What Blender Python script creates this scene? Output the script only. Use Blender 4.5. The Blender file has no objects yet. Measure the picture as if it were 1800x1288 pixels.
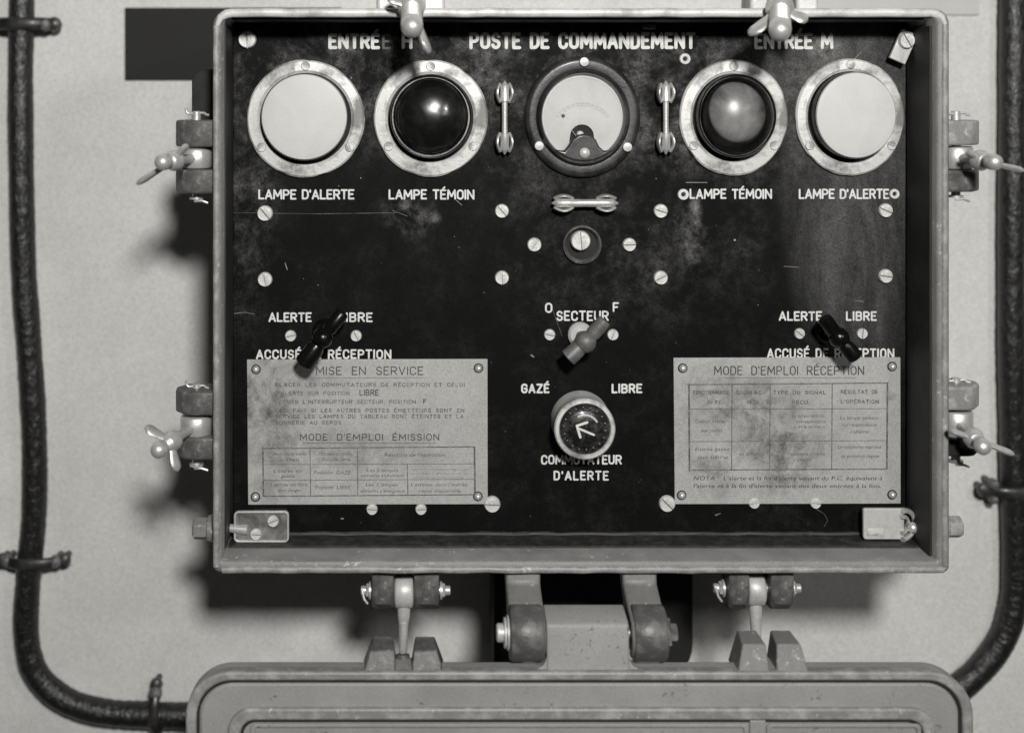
import bpy, math, random
from math import sin, cos, pi, radians
from mathutils import Vector, Matrix

random.seed(7)
# ---------------------------------------------------------------- units
# Design unit: 1 u = 0.35 mm.  x to the right, y downwards, z towards the viewer; panel face is z = 0.
S = 0.00035
VX, VY, D = 721.0, 160.0, 2200.0        # camera axis and distance, in design units


def P(x, y, z=0.0):
    return Vector(((x - 900) * S, -z * S, (644 - y) * S))


def U(ix, iy, z=0.0):
    """design point at depth z that is seen at (ix, iy) of the photograph"""
    k = (D - z) / D
    return (VX + (ix - VX) * k, VY + (iy - VY) * k, z)


# ---------------------------------------------------------------- camera, light, world
scene = bpy.context.scene
col = scene.collection
cam = bpy.data.cameras.new('camera')
cam.sensor_width = 36
cam.lens = 36 * D / 1800
cam.shift_x = (900 - VX) / 1800
cam.shift_y = -(644 - VY) / 1800
cam.clip_start = 0.01
cam.clip_end = 50
cam.dof.use_dof = True
cam.dof.focus_distance = (D - 15) * S
cam.dof.aperture_fstop = 3.6
camo = bpy.data.objects.new('camera', cam)
camo.location = P(VX, VY, D)
camo.rotation_euler = (radians(90), 0, 0)
col.objects.link(camo)
scene.camera = camo

world = bpy.data.worlds.new('World')
scene.world = world
world.use_nodes = True
bg = world.node_tree.nodes['Background']
bg.inputs[0].default_value = (1.0, 0.985, 0.94, 1)
bg.inputs[1].default_value = 0.022

ld = bpy.data.lights.new('photo_lamp', 'AREA')
ld.shape = 'DISK'
ld.size = 0.12
ld.energy = 17.0
ld.color = (1.0, 0.985, 0.95)
lo = bpy.data.objects.new('photo_lamp', ld)
lo.location = P(1100, -850, 3300)
lo.rotation_euler = (P(950, 700, -100) - lo.location).to_track_quat('-Z', 'Y').to_euler()
col.objects.link(lo)
# a second, much weaker lamp farther to the right
l2 = bpy.data.lights.new('second_lamp', 'AREA')
l2.shape = 'DISK'
l2.size = 0.09
l2.energy = 1.9
l2.color = (1.0, 0.985, 0.95)
l2o = bpy.data.objects.new('second_lamp', l2)
l2o.location = P(2650, -650, 3000)
l2o.rotation_euler = (P(950, 700, -100) - l2o.location).to_track_quat('-Z', 'Y').to_euler()
col.objects.link(l2o)

scene.view_settings.view_transform = 'Standard'
scene.view_settings.look = 'None'
scene.view_settings.gamma = 1
scene.view_settings.exposure = 0.0


# ---------------------------------------------------------------- materials
def g(v):
    return (v, v * 0.99, v * 0.965, 1)


class NT:
    def __init__(s, name):
        s.m = bpy.data.materials.new(name)
        s.m.use_nodes = True
        s.t = s.m.node_tree
        s.t.nodes.clear()
        s.out = s.n('ShaderNodeOutputMaterial')
        s.tc = s.n('ShaderNodeTexCoord').outputs['Object']

    def n(s, kind, **kw):
        nd = s.t.nodes.new(kind)
        for k, v in kw.items():
            setattr(nd, k, v)
        return nd

    def l(s, a, b):
        s.t.links.new(a, b)

    def noise(s, scale, detail=5, rough=0.55, dist=0.0, vec=None, stretch=None):
        nd = s.n('ShaderNodeTexNoise')
        nd.inputs['Scale'].default_value = scale
        nd.inputs['Detail'].default_value = detail
        nd.inputs['Roughness'].default_value = rough
        nd.inputs['Distortion'].default_value = dist
        v = vec or s.tc
        if stretch:
            mp = s.n('ShaderNodeMapping')
            mp.inputs['Scale'].default_value = stretch
            s.l(v, mp.inputs['Vector'])
            v = mp.outputs[0]
        s.l(v, nd.inputs['Vector'])
        return nd.outputs['Fac']

    def rng(s, v, a, b, c=0.0, d=1.0, smooth=False):
        nd = s.n('ShaderNodeMapRange')
        if smooth:
            nd.interpolation_type = 'SMOOTHSTEP'
        for i, x in enumerate((a, b, c, d)):
            nd.inputs[i + 1].default_value = x
        s.l(v, nd.inputs[0])
        return nd.outputs[0]

    def math(s, op, a, b=None, clamp=False):
        nd = s.n('ShaderNodeMath', operation=op)
        nd.use_clamp = clamp
        for i, x in enumerate((a, b)):
            if x is None:
                continue
            if isinstance(x, (int, float)):
                nd.inputs[i].default_value = x
            else:
                s.l(x, nd.inputs[i])
        return nd.outputs[0]

    def mix(s, f, a, b):
        nd = s.n('ShaderNodeMix', data_type='RGBA')
        for i, x in ((0, f), (6, a), (7, b)):
            if isinstance(x, (int, float)):
                nd.inputs[i].default_value = x
            elif isinstance(x, tuple):
                nd.inputs[i].default_value = x
            else:
                s.l(x, nd.inputs[i])
        return nd.outputs[2]

    def scalecol(s, c, f):
        nd = s.n('ShaderNodeMix', data_type='RGBA', blend_type='MULTIPLY')
        nd.inputs[0].default_value = 1
        s.l(c, nd.inputs[6])
        s.l(f, nd.inputs[7])
        return nd.outputs[2]

    def blob(s, cx, cy, rx, ry, ox, oy, inner=0.2):
        """soft round patch in design units, for an object whose origin is at (ox, oy)"""
        a = s.n('ShaderNodeVectorMath', operation='SUBTRACT')
        a.inputs[1].default_value = ((cx - ox) * S, 0, -(cy - oy) * S)
        s.l(s.tc, a.inputs[0])
        b = s.n('ShaderNodeVectorMath', operation='MULTIPLY')
        b.inputs[1].default_value = (1 / (rx * S), 0, 1 / (ry * S))
        s.l(a.outputs[0], b.inputs[0])
        c = s.n('ShaderNodeVectorMath', operation='LENGTH')
        s.l(b.outputs[0], c.inputs[0])
        return s.rng(c.outputs['Value'], 1.0, inner, 0, 1, True)

    def bsdf(s, colr, rough, metal=0.0, coat=0.0, bump=None, bstr=0.2, bdist=0.0005, spec=0.5):
        b = s.n('ShaderNodeBsdfPrincipled')
        if isinstance(colr, tuple):
            b.inputs['Base Color'].default_value = colr
        else:
            s.l(colr, b.inputs['Base Color'])
        if isinstance(rough, (int, float)):
            b.inputs['Roughness'].default_value = rough
        else:
            s.l(rough, b.inputs['Roughness'])
        b.inputs['Metallic'].default_value = metal
        b.inputs['Specular IOR Level'].default_value = spec
        b.inputs['Coat Weight'].default_value = coat
        b.inputs['Coat Roughness'].default_value = 0.12
        if bump is not None:
            bn = s.n('ShaderNodeBump')
            bn.inputs['Strength'].default_value = bstr
            bn.inputs['Distance'].default_value = bdist
            s.l(bump, bn.inputs['Height'])
            s.l(bn.outputs[0], b.inputs['Normal'])
        s.l(b.outputs[0], s.out.inputs[0])
        return b


def surf(name, a, b, scale=60, lo_=0.4, hi=0.65, rough=0.5, metal=0.0, bstr=0.25, bscale=900,
         grain=0.12, coat=0.0, spec=0.5, dist=0.6, gscale=1500, chip=None):
    t = NT(name)
    n1 = t.rng(t.noise(scale, 7, 0.65, dist), lo_, hi, 0, 1)
    c = t.mix(n1, g(a), g(b))
    if chip is not None:
        cm = t.math('MULTIPLY', t.rng(t.noise(330, 4, 0.6), 0.60, 0.66), t.rng(t.noise(42, 4, 0.7), 0.52, 0.60))
        c = t.mix(cm, c, g(chip))
    gr = t.rng(t.noise(gscale, 2, 0.7), 0.3, 0.7, 1 - grain, 1 + grain)
    c = t.scalecol(c, gr)
    r = t.rng(n1, 0, 1, rough, min(1, rough + 0.15))
    t.bsdf(c, r, metal, coat, t.noise(bscale, 5, 0.6), bstr, 0.0004, spec)
    return t.m


M = {}
M['wall'] = surf('wall_plaster', 0.56, 0.69, 6, 0.3, 0.7, 0.85, 0, 0.6, 230, 0.17, dist=0.1, gscale=800)
M['grey_paint'] = surf('grey_hammer_paint', 0.15, 0.21, 45, 0.35, 0.65, 0.45, 0, 0.5, 420, 0.2, dist=0.1, chip=0.42)
M['edge_paint'] = surf('worn_rim_paint', 0.21, 0.34, 90, 0.45, 0.65, 0.42, 0, 0.5, 380, 0.2, dist=0.0, chip=0.48)
M['top_rim'] = surf('pale_glare_metal', 0.60, 0.36, 60, 0.45, 0.65, 0.4, 0.1, 0.4, 380, 0.12, dist=0.0)  # flare along the top rim put into a paler base colour
M['knuckle'] = surf('scuffed_knuckle', 0.08, 0.20, 70, 0.45, 0.7, 0.38, 0, 0.6, 420, 0.2, dist=0.0)
M['lid_paint'] = surf('lid_paint', 0.23, 0.30, 16, 0.35, 0.68, 0.5, 0, 0.4, 420, 0.2, dist=0.0, chip=0.11)
M['dark_cast'] = surf('dark_cast_iron', 0.07, 0.17, 80, 0.42, 0.7, 0.42, 0, 0.7, 420, 0.25, dist=0.0, chip=0.22)
M['dull_black'] = surf('shade_and_seal_black', 0.010, 0.018, 60, 0.4, 0.7, 0.6, 0, 0.3, 700, 0.3)
M['gasket'] = surf('rubber_gasket', 0.018, 0.045, 120, 0.45, 0.7, 0.6, 0, 0.5, 500, 0.3)
M['bright'] = surf('plated_steel', 0.62, 0.42, 120, 0.45, 0.75, 0.36, 0.55, 0.3, 700, 0.1)
M['screw'] = surf('nickel_screw', 0.66, 0.40, 260, 0.42, 0.68, 0.48, 0.2, 0.6, 900, 0.15, dist=0.0)
M['slot'] = surf('screw_slot', 0.10, 0.16, 200, 0.4, 0.7, 0.6, 0.3, 0.2, 900, 0.1)
M['bezel'] = surf('worn_aluminium', 0.58, 0.20, 48, 0.47, 0.62, 0.45, 0.15, 0.45, 400, 0.12, dist=0.2)
M['opal'] = surf('opal_glass', 0.50, 0.56, 30, 0.35, 0.65, 0.42, 0, 0.05, 500, 0.06, spec=0.3)
M['black_gloss'] = surf('black_bakelite', 0.003, 0.006, 80, 0.4, 0.7, 0.2, 0, 0.1, 900, 0.2, coat=0.0, spec=0.3)
M['brown_lever'] = surf('grey_lever', 0.10, 0.16, 160, 0.4, 0.7, 0.4, 0.1, 0.4, 900, 0.12)
M['meter_black'] = surf('meter_bezel_bakelite', 0.012, 0.045, 60, 0.4, 0.7, 0.34, 0, 0.3, 500, 0.25, coat=0.1, dist=0.0)
M['dial'] = surf('dial_paper', 0.60, 0.50, 30, 0.45, 0.7, 0.7, 0, 0.05, 900, 0.05)
M['pale_clip'] = surf('pale_clip_metal', 0.52, 0.38, 120, 0.45, 0.7, 0.42, 0.2, 0.3, 600, 0.1)
M['dull_clip'] = surf('tarnished_clip_metal', 0.10, 0.30, 60, 0.4, 0.65, 0.38, 0.4, 0.3, 600, 0.12)
M['paint_white'] = surf('white_engraving', 0.64, 0.44, 220, 0.5, 0.75, 0.7, 0, 0.2, 900, 0.06)
M['paint_dim'] = surf('worn_engraving', 0.13, 0.07, 300, 0.4, 0.7, 0.8, 0, 0.2, 900, 0.1)
M['ink'] = surf('plate_ink', 0.035, 0.10, 150, 0.45, 0.75, 0.7, 0, 0.1, 900, 0.1)
M['ink_mid'] = surf('faded_plate_ink', 0.06, 0.20, 230, 0.42, 0.66, 0.7, 0, 0.1, 900, 0.1, dist=1.5)
M['ink_soft'] = surf('very_faded_plate_ink', 0.13, 0.30, 260, 0.38, 0.60, 0.7, 0, 0.1, 900, 0.1, dist=1.5)
M['dial_ink'] = surf('dial_ink', 0.40, 0.50, 200, 0.4, 0.7, 0.7)
M['shadow_slab'] = surf('dark_shadow_slab', 0.012, 0.022, 20, 0.3, 0.7, 0.8, 0, 0.2, 400, 0.12)
M['pale_plate'] = surf('pale_wall_plate', 0.50, 0.56, 20, 0.3, 0.7, 0.75, 0, 0.2, 400, 0.06)
M['opaque_dark'] = surf('opaque_black', 0.006, 0.010, 60, 0.4, 0.7, 0.7, 0, 0.2, 400, 0.2)


def cable_mat():
    t = NT('tarred_cable')
    n = t.noise(260, 4, 0.7, 0.6, stretch=(1, 1, 0.6))
    spk = t.rng(t.noise(620, 3, 0.8), 0.54, 0.74, 0, 1)
    c = t.mix(spk, g(0.008), g(0.07))
    t.bsdf(c, 0.36, 0, 0.0, n, 0.7, 0.0015, 0.6)
    return t.m


M['cable'] = cable_mat()


def panel_mat(ox, oy):
    t = NT('black_engraved_panel')
    fine = t.noise(900, 3, 0.7)
    n1 = t.noise(30, 9, 0.74, 0.25)
    n2 = t.noise(190, 8, 0.8, 0.2)
    n3 = t.noise(17, 6, 0.65, 0.8, stretch=(3, 1, 0.7))
    dust = t.math('MULTIPLY', t.rng(n1, 0.44, 0.68), t.rng(n2, 0.38, 0.66))
    masks = None
    for (cx, cy, rx, ry, w) in ((760, 110, 640, 210, 0.62), (1180, 150, 520, 230, 0.68), (420, 330, 90, 330, 0.35),
                               (1215, 400, 50, 120, 0.55), (1010, 230, 230, 260, 0.30), (1120, 430, 300, 190, 0.18),
                               (720, 370, 70, 60, 0.6)):
        b = t.math('MULTIPLY', t.blob(cx, cy, rx, ry, ox, oy, 0.25), w)
        masks = b if masks is None else t.math('MAXIMUM', masks, b)
    masks = t.math('ADD', masks, 0.05)
    d1 = t.math('MULTIPLY', dust, masks)
    # gloss reflection painted as a pale film on the right-hand side, streaked downwards
    sheen = t.math('MAXIMUM', t.blob(1515, 300, 165, 420, ox, oy, 0.55),
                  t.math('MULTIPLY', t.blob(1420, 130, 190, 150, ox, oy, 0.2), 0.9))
    sheen = t.math('MULTIPLY', sheen, t.rng(n3, 0.30, 0.66, 0.15, 1.0))
    sheen = t.math('MULTIPLY', sheen, t.rng(n2, 0.25, 0.6, 0.55, 1.0))
    # rubbed patches with a shape of their own
    rub = None
    for (cx, cy, rx, ry, w) in ((1452, 78, 42, 52, 0.9), (712, 360, 16, 14, 1.0), (762, 382, 18, 14, 0.9),
                               (1222, 372, 16, 46, 0.8), (1206, 408, 16, 24, 0.5), (445, 195, 18, 30, .5)):
        b = t.math('MULTIPLY', t.blob(cx, cy, rx, ry, ox, oy, 0.0), w)
        rub = b if rub is None else t.math('MAXIMUM', rub, b)
    rub = t.math('MULTIPLY', rub, t.rng(n2, 0.35, 0.62))
    c = t.mix(t.math('MULTIPLY', d1, 1.0, True), g(0.0026), g(0.30))
    c = t.mix(t.math('MULTIPLY', sheen, 0.75, True), c, g(0.11))
    c = t.mix(t.math('MULTIPLY', rub, 0.8, True), c, g(0.25))
    # tiny chips
    vo = t.n('ShaderNodeTexVoronoi')
    vo.inputs['Scale'].default_value = 62
    t.l(t.tc, vo.inputs['Vector'])
    chip = t.rng(vo.outputs['Distance'], 0.05, 0.02)
    chip = t.math('MULTIPLY', chip, t.rng(t.noise(33, 2), 0.55, 0.60))
    c = t.mix(chip, c, g(0.42))
    c = t.scalecol(c, t.rng(fine, 0.3, 0.7, 0.55, 1.45))
    t.bsdf(c, t.rng(n2, 0.3, 0.7, 0.50, 0.68), 0, 0, fine, 0.25, 0.0003, 0.09)
    return t.m


def plate_mat(name, ox, oy, blobs):
    t = NT(name)
    n1 = t.noise(48, 8, 0.74, 0.5)
    n2 = t.noise(170, 6, 0.78, 0.4)
    m = None
    for (cx, cy, rx, ry, w) in blobs:
        b = t.math('MULTIPLY', t.blob(cx, cy, rx, ry, ox, oy, 0.15), w)
        m = b if m is None else t.math('MAXIMUM', m, b)
    st = t.math('MULTIPLY', m, t.rng(n1, 0.36, 0.62))
    st = t.math('MULTIPLY', st, t.rng(n2, 0.28, 0.62, 0.3, 1))
    base = t.mix(t.rng(n1, 0.35, 0.7), g(0.40), g(0.33))
    c = t.mix(t.math('MULTIPLY', st, 1.15, True), base, g(0.08))
    c = t.scalecol(c, t.rng(t.noise(1000, 3, 0.7), 0.3, 0.7, 0.80, 1.20))
    t.bsdf(c, 0.52, 0.1, 0, n2, 0.15, 0.0003)
    return t.m


def smoky(name, tint, gloss_rough=0.12, ior=1.45, base=0.0):
    """clear or smoked glass that lets the lamp's light through"""
    t = NT(name)
    tr = t.n('ShaderNodeBsdfTransparent')
    tr.inputs[0].default_value = (tint, tint, tint, 1)
    gl = t.n('ShaderNodeBsdfGlossy')
    gl.inputs['Roughness'].default_value = gloss_rough
    fr = t.n('ShaderNodeFresnel')
    fr.inputs[0].default_value = ior
    mx = t.n('ShaderNodeMixShader')
    t.l(t.math('ADD', fr.outputs[0], base), mx.inputs[0])
    t.l(tr.outputs[0], mx.inputs[1])
    t.l(gl.outputs[0], mx.inputs[2])
    t.l(mx.outputs[0], t.out.inputs[0])
    return t.m


M['glass'] = smoky('meter_glass', 0.97, 0.05)
M['smoked'] = smoky('smoked_glass', 0.66, 0.33, 1.5, 0.02)
M['frosted'] = surf('frosted_globe', 0.08, 0.50, 22, 0.36, 0.62, 0.5, 0, 0.2, 300, 0.15, dist=0.5)
M['bowl'] = surf('tarnished_reflector', 0.05, 0.26, 40, 0.40, 0.64, 0.4, 0.3, 0.3, 300, 0.15, dist=1.0)
M['knob_face'] = surf('mottled_knob_face', 0.008, 0.045, 230, 0.45, 0.70, 0.3, 0, 0.5, 500, 0.3, coat=0.4)


def dark_dome_mat():
    t = NT('dark_lamp_glass')
    c = t.mix(t.rng(t.noise(70, 6, .65), 0.45, 0.7), g(0.005), g(0.018))
    t.bsdf(c, 0.24, 0, 0.5, t.noise(38, 2, 0.5, 0.6), 0.22, 0.004, 0.6)
    return t.m


M['dark_dome'] = dark_dome_mat()


# ---------------------------------------------------------------- mesh building
class MB:
    def __init__(s):
        s.v = []
        s.f = []

    def add(s, vs, fs):
        b = len(s.v)
        s.v += [tuple(v) for v in vs]
        s.f += [tuple(b + i for i in f) for f in fs]
        return s

    def box(s, x0, x1, y0, y1, z0, z1):
        vs = [(x, y, z) for x in (x0, x1) for y in (y0, y1) for z in (z0, z1)]
        return s.add(vs, [(0, 1, 3, 2), (4, 6, 7, 5), (0, 4, 5, 1), (2, 3, 7, 6), (0, 2, 6, 4), (1, 5, 7, 3)])

    def prism(s, poly, a0, a1, axis='z', inset=0.0):
        """poly in the two other axes (x,y | y,z for axis x | x,z for axis y)"""
        n = len(poly)

        def pt(p, a):
            return {'z': (p[0], p[1], a), 'x': (a, p[0], p[1]), 'y': (p[0], a, p[1])}[axis]
        vs = [pt(p, a0) for p in poly] + [pt(p, a1) for p in poly]
        fs = [(i, (i + 1) % n, n + (i + 1) % n, n + i) for i in range(n)]
        fs += [tuple(range(n)), tuple(range(n, 2 * n))]
        return s.add(vs, fs)

    def ring(s, outer, inner, z0, z1):
        """closed frame between two outlines with as many points each (x,y)"""
        n = len(outer)
        vs = [(x, y, z0) for x, y in outer] + [(x, y, z0) for x, y in inner] + \
             [(x, y, z1) for x, y in outer] + [(x, y, z1) for x, y in inner]
        fs = []
        for i in range(n):
            j = (i + 1) % n
            fs += [(i, j, 2 * n + j, 2 * n + i), (n + i, 3 * n + i, 3 * n + j, n + j),
                   (2 * n + i, 2 * n + j, 3 * n + j, 3 * n + i), (i, n + i, n + j, j)]
        return s.add(vs, fs)

    def lathe(s, prof, o, d=(0, 0, 1), n=32, sx=1.0, wob=None):
        """prof = [(radius, height along d)]; closes at both ends"""
        o = Vector(o)
        d = Vector(d).normalized()
        if abs(d.z) > 0.99:
            a = Vector((1, 0, 0))
            b = Vector((0, 1, 0))
        else:
            a = d.cross(Vector((0, 0, 1))).normalized()
            b = d.cross(a).normalized()
        vs = []
        for r, h in prof:
            for i in range(n):
                t = 2 * pi * i / n
                w = 1 + (wob(i, h) if wob else 0)
                vs.append(o + d * h + a * (r * w * sx * cos(t)) + b * (r * w * sin(t)))
        fs = []
        for k in range(len(prof) - 1):
            for i in range(n):
                j = (i + 1) % n
                fs.append((k * n + i, k * n + j, (k + 1) * n + j, (k + 1) * n + i))
        fs.append(tuple(range(n)))
        m = (len(prof) - 1) * n
        fs.append(tuple(range(m, m + n)))
        return s.add(vs, fs)

    def ringlathe(s, prof, o, d=(0, 0, 1), n=64, sx=1.0, wob=None):
        """closed profile loop turned about the axis (for rings)"""
        o = Vector(o)
        a, b, d = Vector((1, 0, 0)), Vector((0, 1, 0)), Vector((0, 0, 1))
        vs = []
        for r, h in prof:
            for i in range(n):
                t = 2 * pi * i / n
                w = wob(t) if (wob and r == max(q[0] for q in prof)) else 0
                vs.append(o + d * h + a * ((r + w) * sx * cos(t)) + b * ((r + w) * sin(t)))
        fs = []
        m = len(prof)
        for k in range(m):
            for i in range(n):
                j = (i + 1) % n
                kk = (k + 1) % m
                fs.append((k * n + i, k * n + j, kk * n + j, kk * n + i))
        return s.add(vs, fs)

    def cyl(s, p0, p1, r0, r1=None, n=20, ch=0.0):
        r1 = r0 if r1 is None else r1
        d = Vector(p1) - Vector(p0)
        L = d.length
        pr = [(r0, 0), (r1, L)] if not ch else [(r0 - ch, 0), (r0, ch), (r1, L - ch), (r1 - ch, L)]
        return s.lathe(pr, p0, d, n)

    def ball(s, c, r, n=20, sc=(1, 1, 1)):
        k = 10
        vs = []
        for i in range(1, k):
            ph = pi * i / k
            for j in range(n):
                t = 2 * pi * j / n
                vs.append((c[0] + r * sc[0] * sin(ph) * cos(t), c[1] + r * sc[1] * sin(ph) * sin(t), c[2] + r * sc[2] * cos(ph)))
        fs = []
        for i in range(k - 2):
            for j in range(n):
                fs.append((i * n + j, i * n + (j + 1) % n, (i + 1) * n + (j + 1) % n, (i + 1) * n + j))
        vs.append((c[0], c[1], c[2] + r * sc[2]))
        vs.append((c[0], c[1], c[2] - r * sc[2]))
        t0 = (k - 1) * n
        for j in range(n):
            fs.append((t0, (j + 1) % n, j))
            fs.append((t0 + 1, (k - 2) * n + j, (k - 2) * n + (j + 1) % n))
        return s.add(vs, fs)

    def sweep(s, pts, ra, rb=None, up=(0, 0, 1), n=14, jit=0.0):
        pts = [Vector(p) for p in pts]
        m = len(pts)
        ra = ra if isinstance(ra, (list, tuple)) else [ra] * m
        rb = ra if rb is None else (rb if isinstance(rb, (list, tuple)) else [rb] * m)
        vs = []
        for k, p in enumerate(pts):
            d = (pts[min(k + 1, m - 1)] - pts[max(k - 1, 0)]).normalized()
            a = d.cross(Vector(up))
            if a.length < 1e-4:
                a = d.cross(Vector((0, 1, 0)))
            a.normalize()
            b = a.cross(d).normalized()
            for i in range(n):
                t = 2 * pi * i / n
                j = 1 + jit * random.uniform(-1, 1)
                vs.append(p + a * (ra[k] * j * cos(t)) + b * (rb[k] * j * sin(t)))
        fs = []
        for k in range(m - 1):
            for i in range(n):
                j = (i + 1) % n
                fs.append((k * n + i, k * n + j, (k + 1) * n + j, (k + 1) * n + i))
        fs += [tuple(range(n)), tuple(range((m - 1) * n, m * n))]
        return s.add(vs, fs)


ORG = {}


def empty(name, x, y, z, parent=None, **props):
    o = bpy.data.objects.new(name, None)
    w = P(x, y, z)
    ORG[o.name] = w
    o.location = w - (ORG[parent.name] if parent else Vector((0, 0, 0)))
    o.parent = parent
    o.empty_display_size = 0.01
    for k, v in props.items():
        o[k] = v
    col.objects.link(o)
    return o


def build(name, mb, mat, parent=None, bevel=0.0, seg=2, origin=None, angle=35, flat=False, **props):
    ws = [P(*v) for v in mb.v]
    if origin is None:
        lo_ = Vector([min(w[i] for w in ws) for i in range(3)])
        hi = Vector([max(w[i] for w in ws) for i in range(3)])
        org = (lo_ + hi) / 2
    else:
        org = P(*origin)
    me = bpy.data.meshes.new(name)
    me.from_pydata([w - org for w in ws], [], mb.f)
    me.validate()
    import bmesh
    bm = bmesh.new()
    bm.from_mesh(me)
    if not flat:
        bmesh.ops.recalc_face_normals(bm, faces=bm.faces)
    else:
        for f in bm.faces:
            f.normal_update()
            if f.normal.y > 0:
                f.normal_flip()
    bm.to_mesh(me)
    bm.free()
    for p in me.polygons:
        p.use_smooth = not flat
    if not flat:
        me.set_sharp_from_angle(angle=radians(angle))
    me.materials.append(M[mat] if isinstance(mat, str) else mat)
    o = bpy.data.objects.new(name, me)
    ORG[o.name] = org
    o.parent = parent
    o.location = org - (ORG[parent.name] if parent else Vector((0, 0, 0)))
    if bevel:
        md = o.modifiers.new('bevel', 'BEVEL')
        md.width = bevel * S
        md.segments = seg
        md.limit_method = 'ANGLE'
        md.angle_limit = radians(40)
        md.use_clamp_overlap = True
    for k, v in props.items():
        o[k] = v
    col.objects.link(o)
    return o


def dup(o, x, y, z, parent=None, rot=0.0, sc=1.0, mat=None, **props):
    c = o.copy()
    w = P(x, y, z)
    c.parent = parent
    c.location = w - (ORG[parent.name] if parent else Vector((0, 0, 0)))
    c.rotation_euler = (0, rot, 0)
    c.scale = (sc, sc, sc)
    for k, v in props.items():
        c[k] = v
    col.objects.link(c)
    ORG[c.name] = w
    return c


def rrect(x0, x1, y0, y1, r, n=8):
    pts = []
    rs = r if isinstance(r, (tuple, list)) else (r,) * 4
    for (cx, cy, a0, rr) in ((x1 - rs[1], y0 + rs[1], -90, rs[1]), (x1 - rs[2], y1 - rs[2], 0, rs[2]),
                             (x0 + rs[3], y1 - rs[3], 90, rs[3]), (x0 + rs[0], y0 + rs[0], 180, rs[0])):
        for i in range(n + 1):
            a = radians(a0 + 90 * i / n)
            pts.append((cx + rr * cos(a), cy + rr * sin(a)))
    return pts


def circ(cx, cy, r, n=24, sx=1.0):
    return [(cx + r * sx * cos(2 * pi * i / n), cy + r * sin(2 * pi * i / n)) for i in range(n)]


# ---------------------------------------------------------------- lettering (engraver's stroke alphabet)
def arc(cx, cy, rx, ry, a0, a1, n=8):
    return [(cx + rx * cos(radians(a0 + (a1 - a0) * i / n)), cy + ry * sin(radians(a0 + (a1 - a0) * i / n))) for i in range(n + 1)]


def O_(w, r=None):
    r = min(w / 2, 0.5) if r is None else r
    ry = r
    return [arc(w - r, 1 - ry, r, ry, 0, 90, 5) + arc(r, 1 - ry, r, ry, 90, 180, 5) + arc(r, ry, r, ry, 180, 270, 5)
            + arc(w - r, ry, r, ry, 270, 360, 5) + [(w, 1 - ry)]]


def glyph(c, w):
    """strokes in a w x 1 cell; y up"""
    if c in 'ÉÈ':
        s_ = glyph('E', w)
        return s_ + [[(w * .45, 1.17), (w * .78, 1.36)]] if c == 'É' else s_ + [[(w * .35, 1.3), (w * .6, 1.14)]]
    if c == 'Ç':
        return glyph('C', w) + [[(w * .5, 0), (w * .45, -.2)]]
    m = w / 2
    G = {
        'A': [[(0, 0), (m, 1), (w, 0)], [(w * .17, .3), (w * .83, .3)]],
        'B': [[(0, 0), (0, 1)] + arc(w * .62, .76, w * .34, .24, 90, -90, 6) + [(0, .52)],
              [(w * .6, .52)] + arc(w * .64, .26, w * .36, .26, 90, -90, 6) + [(0, 0)]],
        'C': [arc(w - .25, .75, .25, .25, 0, 90, 5) + arc(.28, .72, .28, .28, 90, 180, 5) + arc(.28, .28, .28, .28, 180, 270, 5) + arc(w - .25, .25, .25, .25, 270, 360, 5)],
        'D': [[(0, 0), (0, 1)] + arc(w - .32, .68, .32, .32, 90, 0, 6) + arc(w - .32, .32, .32, .32, 0, -90, 6) + [(0, 0)]],
        'E': [[(w, 1), (0, 1), (0, 0), (w, 0)], [(0, .52), (w * .8, .52)]],
        'F': [[(w, 1), (0, 1), (0, 0)], [(0, .5), (w * .8, .5)]],
        'G': [arc(w - .25, .75, .25, .25, 10, 90, 5) + arc(.28, .72, .28, .28, 90, 180, 5) + arc(.28, .28, .28, .28, 180, 270, 5) + arc(w - .25, .25, .25, .25, 270, 360, 5) + [(w, .48), (w * .55, .48)]],
        'H': [[(0, 0), (0, 1)], [(w, 0), (w, 1)], [(0, .5), (w, .5)]],
        'I': [[(0, 0), (0, 1)]],
        'J': [[(w, 1), (w, .25)] + arc(w - .25, .25, .25, .25, 0, -150, 6)],
        'L': [[(0, 1), (0, 0), (w, 0)]],
        'M': [[(0, 0), (w * .06, 1), (m, .28), (w * .94, 1), (w, 0)]],
        'N': [[(0, 0), (0, 1), (w, 0), (w, 1)]],
        'O': O_(w), '0': O_(w),
        'P': [[(0, 0), (0, 1)] + arc(w - .27, .73, .27, .27, 90, -90, 8) + [(0, .46)]],
        'Q': O_(w) + [[(w * .6, .25), (w, -.05)]],
        'R': [[(0, 0), (0, 1)] + arc(w - .27, .74, .27, .26, 90, -90, 8) + [(0, .48)], [(w * .5, .48), (w, 0)]],
        'S': [arc(w * .5, .75, w * .47, .25, 15, 270, 10) + arc(w * .5, .25, w * .5, .25, 90, -165, 10)],
        'T': [[(0, 1), (w, 1)], [(m, 1), (m, 0)]],
        'U': [[(0, 1), (0, .28)] + arc(.28, .28, .28, .28, 180, 270, 5) + arc(w - .28, .28, .28, .28, 270, 360, 5) + [(w, 1)]],
        'V': [[(0, 1), (m, 0), (w, 1)]],
        'X': [[(0, 1), (w, 0)], [(0, 0), (w, 1)]],
        'Y': [[(0, 1), (m, .5), (w, 1)], [(m, .5), (m, 0)]],
        'Z': [[(0, 1), (w, 1), (0, 0), (w, 0)]],
        "'": [[(0, .98), (0, .80)]],
        '.': [[(0, 0.02), (0.03, 0.0)]],
        ':': [[(0, 0.05), (0.03, 0.05)], [(0, 0.6), (0.03, 0.6)]],
        '-': [[(0, .48), (w, .48)]],
    }
    return G.get(c, [])


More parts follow.
